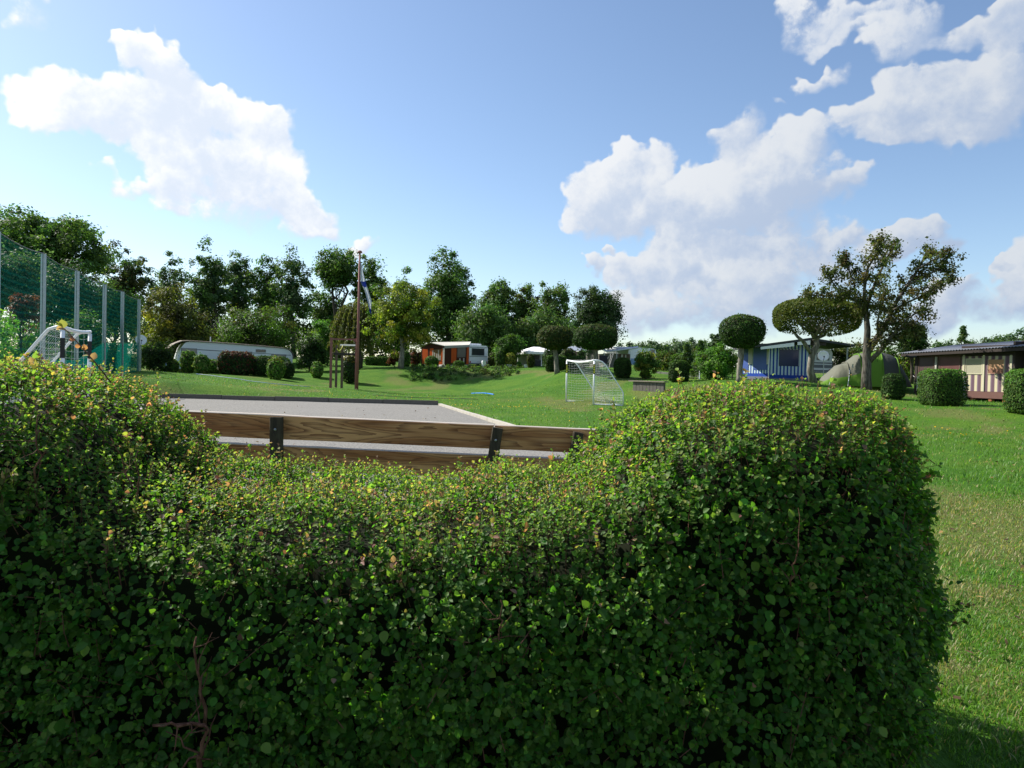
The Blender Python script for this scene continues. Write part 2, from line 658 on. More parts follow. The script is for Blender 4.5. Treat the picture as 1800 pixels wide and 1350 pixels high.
LEAF = leaf_mat('leaf_green', .38, .6, .2)
LEAF_DENSE = leaf_mat('leaf_dense', .28, .65, .12)
BARK = bark_mat('bark_dark', (.035, .028, .02), (.10, .085, .065))
BARK_PALE = bark_mat('bark_pale', (.10, .09, .075), (.30, .27, .23))


def jitter_cols(n, base, var=.25, hue=.12):
    """n leaf colours around the list of base colours"""
    base = np.asarray(base, float)
    c = base[rng.integers(0, len(base), n)] * np.exp(rng.normal(0, var, (n, 1)))
    c[:, 0] *= np.exp(rng.normal(0, hue, n))
    return np.clip(c, .004, .6)

# ================================================================== SETTING
def dryness(x, y):
    x = np.asarray(x, float)
    y = np.asarray(y, float)
    n = fbm(x * .35 + 40, y * .22 + 9, 4)
    d = sstep(.47, .70, n) * .8
    fine = fbm(x * 1.7 + 3, y * 1.1 + 8, 3)
    # worn ground by the right-hand bank, along the hedge end and round the goal mouth
    px, w = np.array([[10, 20], [13.5, 19], [17, 23.5], [21, 27.5], [3.0, 4.1], [3.3, 5.4], [3.9, 35], [1.8, 37.5], [2.9, 51]]), [4.2, 3.6, 3.4, 3.2, 1.7, 1.5, 2.2, 2.6, 1.6]
    for p, r in zip(px, w):
        q = np.hypot((x - p[0]) / r, (y - p[1]) / (r * .8))
        d = np.maximum(d, sstep(1.1, .2, q) * sstep(.32, .66, fine))
    return np.clip(d, 0, 1)


def make_lawn():
    def lines(a):
        out = [a[0][0]]
        for lo, hi, st in a:
            out += list(np.linspace(lo, hi, max(1, int(round((hi - lo) / st))) + 1)[1:])
        return np.array(out)

    xs = lines([(-3000, -400, 1300), (-400, -100, 60), (-100, -34, 4), (-34, 36, .5), (36, 100, 4), (100, 400, 60), (400, 3000, 1300)])
    ys = lines([(-3000, -300, 1350), (-300, -40, 40), (-40, -2, 3), (-2, 70, .5), (70, 130, 4), (130, 500, 60), (500, 5000, 1500)])
    X, Y = np.meshgrid(xs, ys)
    Z = terrain(X, Y)
    V = np.stack([X, Y, Z], -1).reshape(-1, 3)
    n, m = len(ys), len(xs)
    i = np.arange((n - 1) * m).reshape(n - 1, m)[:, :-1]
    F = np.stack([i, i + 1, i + m + 1, i + m], -1).reshape(-1, 4)
    m_, q, out = mat_new('lawn')
    dry = q.node('ShaderNodeAttribute', attribute_name='col').outputs['Fac']
    oc = q.node('ShaderNodeTexCoord').outputs['Object']
    n1 = q.noise(oc, .6, 5, .6)
    n2 = q.noise(oc, 14, 5, .7)
    n3 = q.noise(q.v('MULTIPLY', oc, (1, .45, 1)), 55, 3, .7)
    c = q.mix(q.ramp(n1, .35, .65), (.050, .145, .010), (.105, .200, .016))
    c = q.mix(q.ramp(n2, .35, .7), c, (.042, .112, .010))
    c = q.mix(q.ramp(n3, .45, .8, 0, .6), c, (.085, .19, .018))
    wob = q.m('ADD', dry, q.m('MULTIPLY', q.m('SUBTRACT', n2, .5), 1.5))
    c = q.mix(q.ramp(wob, .30, .95, 0, .7), c, (.150, .145, .050))
    b = pbr(q, None, c, .9, 0, .12, q.m('ADD', n3, n2), .9, .05)
    tr = q.node('ShaderNodeBsdfTranslucent')
    q.t.links.new(b.outputs[0], out.inputs[0])
    d = dryness(V[:, 0], V[:, 1])[:, None]
    ob = np_mesh('lawn', V, F, m_, col=np.repeat(d, 3, 1), smooth=True)
    tag(ob, 'mown green lawn with dry patches rising towards the caravans', kind='structure')
    return ob


LAWN = make_lawn()

# ------------------------------------------------------------------ gravel court and its edging
m_, q, out = mat_new('gravel')
oc = q.node('ShaderNodeTexCoord').outputs['Object']
n1 = q.noise(oc, 60, 3, .7)
n2 = q.noise(oc, .5, 4, .6)
vo = q.node('ShaderNodeTexVoronoi')
q.put(vo.inputs['Vector'], oc)
vo.inputs['Scale'].default_value = 22
c = q.mix(n2, (.138, .132, .120), (.205, .195, .176))
c = q.mix(q.ramp(n1, .3, .75), c, (.29, .28, .26))
c = q.mix(q.ramp(vo.outputs['Color'], .5, .9, 0, .5), c, (.10, .095, .09))
pbr(q, out, c, .95, 0, .2, q.m('ADD', n1, vo.outputs['Distance']), .9, .012)
GRAVEL = m_
cv = [(p[0], p[1], .012) for p in COURT]
# a fine grid so that the surface can be slightly uneven
rows, cols = 60, 70
P0, P1, P2, P3 = [np.array([*p, 0]) for p in COURT]   # far right, far left, near left, near right
g = []
for i in range(rows + 1):
    v = (i / rows) ** 2
    L, Rr = P2 + (P1 - P2) * v, P3 + (P0 - P3) * v
    g.append([L + (Rr - L) * (j / cols) for j in range(cols + 1)])
G = np.array(g)
G[..., 2] = .012 + (fbm(G[..., 0] * .8, G[..., 1] * .8, 3) - .5) * .03
mb = MB()
mb.sheet([[p for p in r] for r in G])
ct = mb.build('gravel_court', GRAVEL, smooth=True)
tag(ct, 'pale grey gravel playing court behind the wooden fence', kind='structure')

WOOD_GREY = plain('weathered_sleeper', (.115, .105, .09), .85, 0, .35, 9)
WOOD_PALE = plain('pale_timber', (.42, .39, .33), .8, 0, .2, 8, dirt=(.16, .17, .08))
ed = thing('court_edging', 'low timber edging round the far side of the gravel court', 'edging', (P0[0], P0[1], 0))
nrm = P1 - P0
Lf = np.linalg.norm(nrm)
nb = 10
for k in range(nb):
    a = P0 + nrm * (k / nb)
    b = P0 + nrm * ((k + 1) / nb)
    F = Frame(b + np.array([.015, 0, 0]), a - np.array([.015, 0, 0]), z=-.08)
    MB().box(F, 0, F.L, 0, .12, 0, .30 + random.uniform(-.015, .02)).build('sleeper', WOOD_GREY, ed)
nrm = P3 - P0
nb = 7
for k in range(nb):
    a, b = P0 + nrm * (k / nb), P0 + nrm * ((k + 1) / nb)
    dr = (b - a) / np.linalg.norm(b - a)
    sd = np.array([-dr[1], dr[0], 0])
    sd = sd if sd[0] > 0 else -sd
    a = a + dr * .01
    b = b - dr * .01
    h = .10 + random.uniform(-.01, .015)
    lo = np.array([0, 0, -.08])
    p = [a + lo, b + lo, b + sd * .16 + lo, a + sd * .16 + lo]
    MB().hexa(p + [r + np.array([0, 0, .08 + h]) for r in p]).build('kerb_board', WOOD_PALE, ed)

# ------------------------------------------------------------------ wooden fence in front of the court
m_, q, out = mat_new('fence_timber')
fr = q.node('ShaderNodeAttribute', attribute_name='fr').outputs['Vector']
oi = q.node('ShaderNodeObjectInfo').outputs['Random']
off = q.v('SCALE', (7.3, 1.1, 2.7), scale=oi)
g = q.noise(q.v('ADD', q.v('MULTIPLY', fr, (.85, 3.0, 6.5)), off), 1.0, 1.2, .45)
g2 = q.noise(q.v('ADD', q.v('MULTIPLY', fr, (1.6, 9, 26)), off), 1.0, 3, .6)
rings = q.m('FRACT', q.m('ADD', q.m('MULTIPLY', g, 15.0), q.m('MULTIPLY', g2, 1.5)))
fib = q.noise(q.v('MULTIPLY', fr, (2.2, 60, 110)), 1.0, 4, .6)
blot = q.noise(q.v('ADD', q.v('MULTIPLY', fr, (.9, 3, 5)), off), 1.0, 4, .6)
c = q.mix(q.ramp(g, .38, .62), (.74, .38, .165), (.38, .14, .05))
c = q.mix(q.ramp(rings, .45, 1.0, 0, .9, False), c, (.15, .048, .02))
c = q.mix(q.ramp(fib, .40, .80, 0, .5), c, (.80, .48, .25))
c = q.mix(q.ramp(blot, .50, .78, 0, .6), c, (.24, .09, .038))
vk = q.node('ShaderNodeTexVoronoi')
q.put(vk.inputs['Vector'], q.v('MULTIPLY', fr, (1.5, 0, 5.0)))
vk.inputs['Scale'].default_value = 1.0
c = q.mix(q.ramp(vk.outputs['Distance'], .06, .16, .85, 0), c, (.05, .022, .012))
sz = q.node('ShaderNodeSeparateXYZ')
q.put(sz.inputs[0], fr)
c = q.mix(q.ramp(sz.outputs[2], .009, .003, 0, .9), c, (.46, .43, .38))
pbr(q, out, c, .75, 0, .25, fib, .35, .006)
TIMBER = m_
POST_WOOD = bark_mat('post_wood', (.045, .036, .026), (.085, .066, .042), 9)
STEEL = plain('steel', (.35, .35, .36), .35, .9, .1, 20)

DF = 5.8
fence = thing('timber_fence', 'brown timber plank fence with dark posts between hedge and gravel court', 'fence', (at(700, 760, DF)[0], at(700, 760, DF)[1], 0))


def fence_line(px, top):
    # top edge of the upper and of the lower plank in the photo
    y = 722.5 + (px - 328) * (755.5 - 722.5) / (1060 - 328)
    return at(px, y if top else y + 53.5, DF)


PX = [150, 483.5, 869, 1014, 1250]
for upper in (True, False):
    cuts = [150, 869, 1250] if upper else [150, 483.5, 869, 1250]
    for i in range(len(cuts) - 1):
        a, b = fence_line(cuts[i] + 1, upper), fence_line(cuts[i + 1] - 1, upper)
        dr = b - a
        L = np.linalg.norm(dr)
        dr /= L
        dn = np.array([0, .12, -1.0])
        dn = unit(dn - dr * np.dot(dn, dr))
        bk = unit(np.cross(dr, dn))
        bk = bk if bk[1] > 0 else -bk
        n = 24
        hw = .202
        vs, fs, cs = [], [], []
        for k in range(n + 1):
            t = k / n
            e = (vnoise(np.array([t * 9 + i * 5 + upper * 3]), np.array([1.5]))[0] - .5) * .008
            e2 = (vnoise(np.array([t * 7 + i * 9 + upper * 3]), np.array([7.5]))[0] - .5) * .008
            ch = .006
            for (dd, bb) in ((e + ch, 0), (hw + e2 - ch, 0), (hw + e2, ch), (hw + e2, .042 - ch), (hw + e2 - ch, .042), (e + ch, .042), (e, .042 - ch), (e, ch)):
                vs.append(a + dr * L * t + dn * dd + bk * bb)
                cs.append((L * t + i * 3.3 + (0 if upper else 1.7), bb, dd))
        for k in range(n):
            for r in range(8):
                fs.append((k * 8 + r, k * 8 + (r + 1) % 8, (k + 1) * 8 + (r + 1) % 8, (k + 1) * 8 + r))
        fs += [tuple(range(7, -1, -1)), tuple(n * 8 + r for r in range(8))]
        MB().add(vs, fs, cs).build('plank', TIMBER, fence)

for (tx, ty, bx, by, w) in [(486, 733, 485.5, 830, 21), (875, 752, 866, 810, 19), (1017, 760, 1006, 815, 18), (200, 718, 200, 830, 21)]:
    dd = DF - .035
    a, b = at(tx, ty, dd), at(bx, by, dd)
    ax = unit(a - b)
    hx = np.array([1.0, 0, 0])
    hx = unit(hx - ax * np.dot(hx, ax))
    hy = np.cross(ax, hx)
    hy = hy if hy[1] > 0 else -hy
    hw = w / FOC * dd / 2
    foot = b - ax * (b[2] / max(ax[2], .5))
    mb = MB()
    sec = [(-hw, -.02), (-hw + .008, -.03), (hw - .008, -.03), (hw, -.02), (hw, .028), (-hw, .028)]
    vs = [foot + hx * u + hy * v for u, v in sec] + [a + hx * u + hy * v for u, v in sec]
    n = len(sec)
    mb.add(vs, [tuple(range(n - 1, -1, -1)), tuple(range(n, 2 * n))] + [(k, (k + 1) % n, n + (k + 1) % n, n + k) for k in range(n)])
    po = mb.build('post', POST_WOOD, fence)
    for up_ in (.10,):
        c0 = a - ax * up_ - hy * .0295
        MB().disc(c0, -hy, [(.011, 0), (.010, .003), (.005, .006), (0.0005, .006)], 10).build('bolt', STEEL, po)


# ================================================================== FOREGROUND HEDGE
def wiggle_(a, b, k, amt):
    L = np.linalg.norm(b - a)
    return [a + (b - a) * (i / k) + (rng.normal(0, amt * L, 3) if 0 < i < k else 0) for i in range(k + 1)]


def hedge_profile():
    pts = [(-1200, 652), (-300, 652), (0, 652), (60, 645), (120, 636), (170, 648), (215, 672), (260, 706), (298, 750), (338, 792), (400, 816), (520, 824), (700, 832), (860, 830), (960, 824), (1010, 810), (1050, 786), (1085, 745),
           (1130, 708), (1200, 688), (1300, 682), (1390, 684), (1445, 696), (1490, 722), (1540, 768), (1578, 822), (1610, 892), (1640, 990), (1662, 1090)]
    xs, hs = [], []
    for px, py in pts:
        p = at(px, py, 3.25 - .42 * min(max((px - 1400) / 200, 0), 1))
        xs.append(p[0])
        hs.append(p[2] - .03)
    return np.array(xs), np.array(hs)


HX, HH = hedge_profile()
HEDGE_END = 1.66


def hedge_surface(x, th):
    """x along, th 0 (front foot) .. pi (back foot); returns points"""
    H = np.interp(x, HX, HH)
    H = np.where(x > HX[-1], HH[-1] * np.sqrt(np.clip(1 - ((x - HX[-1]) / (HEDGE_END - HX[-1])) ** 2, 0.02, 1)), H)
    e = np.clip((x - .88) / (HEDGE_END - .88), 0, 1)
    rim = np.sqrt(np.clip(1 - e ** 2.1, 0, 1))
    wf = .88 * (.05 + .94 * rim)
    wb = .95 * (.30 + .70 * rim)
    n = 4.6
    c, s = np.cos(th), np.sin(th)
    r = (np.abs(c) ** n + np.abs(s) ** n) ** (-1 / n)
    yy = np.where(c > 0, -wf * c * r, -wb * c * r)
    y = 3.0 + yy
    z = H * np.abs(s) * r
    # bulge of a clipped hedge, fuller above its foot
    y = y - np.where(c > 0, .10 * (1 - e) * np.clip(z / np.maximum(H, .1), 0, 1) ** 2 - .05, 0)
    X = x + e * (.05 * np.sin(np.clip(z / 1.2, 0, 1) * math.pi) - .16 * np.clip(1 - z / .6, 0, 1))
    return np.stack([X, y, z], -1)


def hedge_sample(n, xlo=-3.3, lump=.085, thmax=2.75):
    m = n * 5
    x = rng.uniform(xlo, HEDGE_END - .005, m)
    th = rng.uniform(.03, thmax, m)
    e = 1e-3
    p = hedge_surface(x, th)
    dx = (hedge_surface(x + e, th) - p) / e
    dt = (hedge_surface(x, th + e) - p) / e
    nv = np.cross(dx, dt)
    area = np.linalg.norm(nv, axis=1)
    nv = nv / (area[:, None] + 1e-9)
    flip = (nv * (p - np.stack([p[:, 0] * 0 + np.minimum(x, 1.2), np.full(m, 3.0), np.full(m, .45)], 1))).sum(1) < 0
    nv[flip] *= -1
    area = np.minimum(area, np.quantile(area, .97))
    keep = rng.random(m) < area / area.max() * np.where(th > 2.2, .4, 1.0)
    idx = np.nonzero(keep)[0][:n]
    p, nv = p[idx], nv[idx]
    l = fbm(p[:, 0] * 3.1 + p[:, 2] * 2.0 + 50, p[:, 1] * 3.1 + p[:, 2] * 3.3 + 20, 3) - .5
    return p + nv * (l * 2 * lump)[:, None], nv


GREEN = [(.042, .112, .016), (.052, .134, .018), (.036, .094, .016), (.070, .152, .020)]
FRESH_LIT = [(.150, .235, .045), (.175, .240, .055), (.12, .215, .04), (.20, .235, .065), (.14, .21, .065)]  # fresh growth, also paled to brighten the sunlit hedge top
TIPS = [(.25, .11, .10), (.31, .18, .16), (.22, .20, .08), (.24, .14, .11), (.25, .23, .08)]


def make_hedge():
    hd = thing('hedge', 'large clipped leafy hedge with a low middle between two rounded humps', 'hedge', (0, 2.8, 0))
    lm = leaf_mat('hedge_leaf', .46, .55, .22, (1.15, 1.3, .42), 1.9)
    # closed dark core for the inner wood, shade inside painted into its colour
    mt = plain('hedge_shade_core', (.013, .016, .008), .95, 0, .5, 9, .1)
    xs = np.concatenate([np.linspace(-3.4, 1.0, 60), np.linspace(1.05, HEDGE_END - .12, 24)])
    ths = np.linspace(.02, math.pi - .02, 34)
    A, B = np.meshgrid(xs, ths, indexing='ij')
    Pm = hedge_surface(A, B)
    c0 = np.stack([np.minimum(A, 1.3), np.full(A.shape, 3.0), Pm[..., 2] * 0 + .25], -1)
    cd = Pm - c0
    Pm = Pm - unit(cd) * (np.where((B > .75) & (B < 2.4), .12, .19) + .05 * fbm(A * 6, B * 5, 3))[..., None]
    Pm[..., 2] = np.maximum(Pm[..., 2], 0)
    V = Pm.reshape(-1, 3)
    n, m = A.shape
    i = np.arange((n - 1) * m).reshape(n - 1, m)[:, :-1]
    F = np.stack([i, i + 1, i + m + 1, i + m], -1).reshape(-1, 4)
    np_mesh('shade_core', V, F, mt, hd, smooth=True)

    PV, PF, PC = [], [], []
    base = 0

    def push(V, F, C):
        nonlocal base
        PV.append(V)
        PF.append(F + base)
        PC.append(np.repeat(C, len(V) // len(C), 0))
        base += len(V)

    # --- shoots with pairs of leaves
    NS = 13500
    p, nv = hedge_sample(NS)
    # hollows where the clipped wood has few shoots
    hol = fbm(p[:, 0] * 2.6 + 11, p[:, 2] * 2.6 + 5, 3)
    kp = ~((nv[:, 2] < .5) & (hol < .37) & (rng.random(len(p)) < .75))
    p, nv = p[kp], nv[kp]
    ns = len(p)
    upw = np.clip(nv[:, 2], 0, 1)
    d = unit(nv * (.55 + .25 * rng.random((ns, 1))) + np.array([0, 0, 1.0]) * (.35 + .7 * upw)[:, None] + rng.normal(0, .38, (ns, 3)))
    L = (.05 + .07 * rng.random(ns)) * (1 + .9 * upw * (rng.random(ns) < .18))
    L = L * (1 + .8 * (rng.random(ns) < .04))
    start = p - d * (L * .62)[:, None]
    K = 5
    side = unit(np.cross(d, rnd_dirs(ns)))
    ref_, s2 = None, np.cross(d, side)
    size0 = (.027 - .0105 * upw) * np.exp(rng.normal(0, .15, ns))
    allP, allT, allN, allS, allC = [], [], [], [], []
    for k in range(K):
        t = (k + .6) / K
        axis = side if k % 2 == 0 else s2
        for sg in (1, -1):
            P = start + d * (L * t)[:, None] + rng.normal(0, .003, (ns, 3))
            T = unit(axis * sg * (1 - .45 * (k == K - 1)) + d * (.35 + .5 * t) + rng.normal(0, .22, (ns, 3)) - np.array([0, 0, .28]) * (1 - upw)[:, None])
            N = unit(nv * .75 + np.array([0, 0, .55]) + d * .25 + rng.normal(0, .32, (ns, 3)))
            S = size0 * .85 * (1.12 - .42 * t) * np.exp(np.clip(rng.normal(0, .24, ns), -.6, .38))
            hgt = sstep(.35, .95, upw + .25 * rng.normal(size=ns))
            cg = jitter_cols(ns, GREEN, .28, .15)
            cf = jitter_cols(ns, FRESH_LIT, .25, .15)
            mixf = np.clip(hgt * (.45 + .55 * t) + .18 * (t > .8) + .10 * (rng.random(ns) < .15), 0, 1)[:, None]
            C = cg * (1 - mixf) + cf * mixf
            tip = (rng.random(ns) < (.002 + (.14 + .50 * (t > .75)) * hgt * sstep(.25, .65, vnoise(p[:, 0] * 2.2 + 4, p[:, 1] * 2.2 + 9)) + .006 * (t > .85)))
            C[tip] = jitter_cols(int(tip.sum()), TIPS, .25, .1)
            allP.append(P); allT.append(T); allN.append(N); allS.append(S); allC.append(C)
    # --- deeper single leaves fill the face
    NL = 36000
    p2, nv2 = hedge_sample(NL)
    nl = len(p2)
    dep = rng.exponential(.035, nl)
    p2 = p2 - nv2 * dep[:, None]
    up2 = np.clip(nv2[:, 2], 0, 1)
    T = unit(rng.normal(0, .6, (nl, 3)) + nv2 * .35 - np.array([0, 0, .55]))
    N = unit(nv2 * 1.0 + np.array([0, 0, .35]) + rng.normal(0, .38, (nl, 3)))
    allP.append(p2); allT.append(T); allN.append(N)
    allS.append((.0255 - .0085 * up2) * np.exp(np.clip(rng.normal(0, .30, nl), -.7, .42)))
    allC.append(jitter_cols(nl, GREEN, .30, .15))
    P, T, N, S, C = [np.concatenate(q_) for q_ in (allP, allT, allN, allS, allC)]
    # the leaves that show largest become parts of their own
    v = P - EYE
    dist = np.linalg.norm(v, axis=1)
    front = (dist < 2.75) & (np.abs(v[:, 0] / v[:, 1]) < .72) & ((EYE[2] - P[:, 2]) / v[:, 1] < .52)
    facing = -(unit(v) * unit(N)).sum(1)
    sc = np.where(front, np.abs(facing) * S / dist, 0)
    # only leaves on the outside
    sc[:ns * 2 * 2] *= .5
    big = np.argsort(-sc)[:1600]
    big = big[rng.permutation(len(big))[:300]]
    rest = np.ones(len(P), bool)
    rest[big] = False
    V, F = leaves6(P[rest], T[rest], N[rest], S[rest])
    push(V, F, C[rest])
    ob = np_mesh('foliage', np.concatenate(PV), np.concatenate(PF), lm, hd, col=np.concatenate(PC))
    ob['kind'] = 'stuff'
    # shared single-leaf meshes
    kinds = []
    for col in GREEN + FRESH_LIT[:1]:
        V, F = leaves6(np.zeros((1, 3)), np.array([[1.0, 0, 0]]), np.array([[0, 0, 1.0]]), 1.0)
        me_ob = np_mesh('leaf', V, F, lm, hd, loc=(0, 0, 0), col=np.repeat(np.array([col]), 8, 0))
        kinds.append(me_ob.data)
        bpy.data.objects.remove(me_ob)
    org = ORG[hd.name]
    for j in big:
        o = bpy.data.objects.new('leaf', kinds[rng.integers(0, 4) if C[j][0] < .07 else 4])
        t = unit(T[j]); nn = unit(N[j] - t * np.dot(N[j], t)); bb = np.cross(nn, t)
        s = float(S[j]) * 1.05
        M = Matrix(((t[0] * s, bb[0] * s, nn[0] * s, P[j][0] - org[0]), (t[1] * s, bb[1] * s, nn[1] * s, P[j][1] - org[1]), (t[2] * s, bb[2] * s, nn[2] * s, P[j][2] - org[2]), (0, 0, 0, 1)))
        o.parent = hd
        o.matrix_local = M
        COL.objects.link(o)
    # --- twigs of the shoots (three-sided), one joined part
    tw = bark_mat('twig', (.10, .042, .028), (.21, .10, .07), 30)
    sel = rng.permutation(ns)[:6500]
    a, b = start[sel] - d[sel] * .04, start[sel] + d[sel] * L[sel][:, None]
    x_ = unit(np.cross(d[sel], np.array([.3, .2, .9])))
    y_ = np.cross(d[sel], x_)
    ring = [x_, -.5 * x_ + .87 * y_, -.5 * x_ - .87 * y_]
    V = np.stack([a + r * .0019 for r in ring] + [b + r * .0010 for r in ring], 1).reshape(-1, 3)
    bs = np.arange(len(sel))[:, None, None] * 6
    F = (bs + np.array([[0, 1, 4, 3], [1, 2, 5, 4], [2, 0, 3, 5]])[None]).reshape(-1, 4)
    o = np_mesh('twigs', V, F, tw, hd)
    o['kind'] = 'stuff'

    # --- long shoots that stand out of the clipped outline, each a branch with its own leaves
    def long_shoot(pts, rad, nleaf, size, cols, name='shoot', spread=1.0):
        mb = MB()
        pts = [np.asarray(p_, float) for p_ in pts]
        mb.tube(pts, np.linspace(rad, rad * .45, len(pts)), 5)
        st = mb.build(name, tw, hd, smooth=True)
        seg = np.array(pts)
        tt = np.sort(rng.uniform(.15, 1.0, nleaf)) * (len(seg) - 1)
        i0 = np.minimum(tt.astype(int), len(seg) - 2)
        P_ = seg[i0] + (seg[i0 + 1] - seg[i0]) * (tt - i0)[:, None]
        D_ = unit(seg[i0 + 1] - seg[i0])
        T_ = unit(np.cross(D_, rnd_dirs(nleaf)) * spread + D_ * .6 + rng.normal(0, .15, (nleaf, 3)))
        N_ = unit(np.array([0, -.35, .7]) + rng.normal(0, .45, (nleaf, 3)))
        V_, F_ = leaves6(P_, T_, N_, size * np.exp(rng.normal(0, .2, nleaf)))
        np_mesh('leaves', V_, F_, lm, st, col=np.repeat(jitter_cols(nleaf, cols, .2, .1), 8, 0))

    long_shoot([at(195, 672, 2.75), at(168, 638, 2.72), at(140, 606, 2.7), at(118, 582, 2.7), at(106, 572, 2.72)], .0028, 16, .024, TIPS[:3])
    long_shoot([at(90, 655, 2.8), at(62, 640, 2.8), at(48, 634, 2.8)], .002, 8, .024, TIPS)
    for k in range(280):
        if k < 220:
            j = rng.integers(0, ns)
            while nv[j, 2] < .45:
                j = rng.integers(0, ns)
            dr = unit(np.array([0, 0, 1.0]) + nv[j] * .4 + rng.normal(0, .32, 3))
            ln = rng.uniform(.05, .125)
        else:   # along the rounded end
            j = rng.integers(0, ns)
            while not (p[j, 0] > 1.5 and nv[j, 0] > .45):
                j = rng.integers(0, ns)
            dr = unit(nv[j] + np.array([.1, 0, .7]) + rng.normal(0, .3, 3))
            ln = rng.uniform(.05, .13)
        b0 = p[j] - dr * .05
        bend = rng.normal(0, .12, 3) * ln
        pts = [b0, b0 + dr * (ln + .05) * .5 + bend, b0 + dr * (ln + .05) + bend * 1.2 + np.array([0, 0, -.01])]
        long_shoot(pts, .0016, rng.integers(9, 17), rng.uniform(.014, .021) if k < 220 else .02, TIPS + FRESH_LIT if k < 220 else GREEN + FRESH_LIT[:1] + TIPS[:1])
    # bare reddish stems that show on the face
    for (x0, y0, x1, y1, r, dd) in [(350, 1360, 360, 1275, .011, 2.03), (360, 1275, 345, 1120, .007, 2.03), (360, 1275, 268, 1276, .008, 2.0), (63, 850, 66, 730, .004, 2.2), (235, 860, 195, 770, .003, 2.15),
                                (880, 1130, 880, 1055, .004, 2.05), (1390, 1030, 1405, 955, .004, 2.06), (1310, 770, 1335, 700, .003, 2.35), (240, 880, 243, 790, .003, 2.15)]:
        a_, b_ = at(x0, y0, dd + .10), at(x1, y1, dd + .05)
        pts = wiggle_(a_, b_, 6, .035)
        st = MB().tube(pts, np.linspace(r * .8, r * .4, 7), 6).build('stem', tw, hd, smooth=True)
        for k in range(5):
            i0 = rng.integers(1, 6)
            e_ = pts[i0] + unit((b_ - a_) * .5 + rng.normal(0, .12, 3)) * rng.uniform(.05, .13)
            MB().tube(wiggle_(pts[i0], e_, 3, .06), np.linspace(r * .35, r * .12, 4), 5).build('side_twig', tw, st, smooth=True)
    return hd


make_hedge()

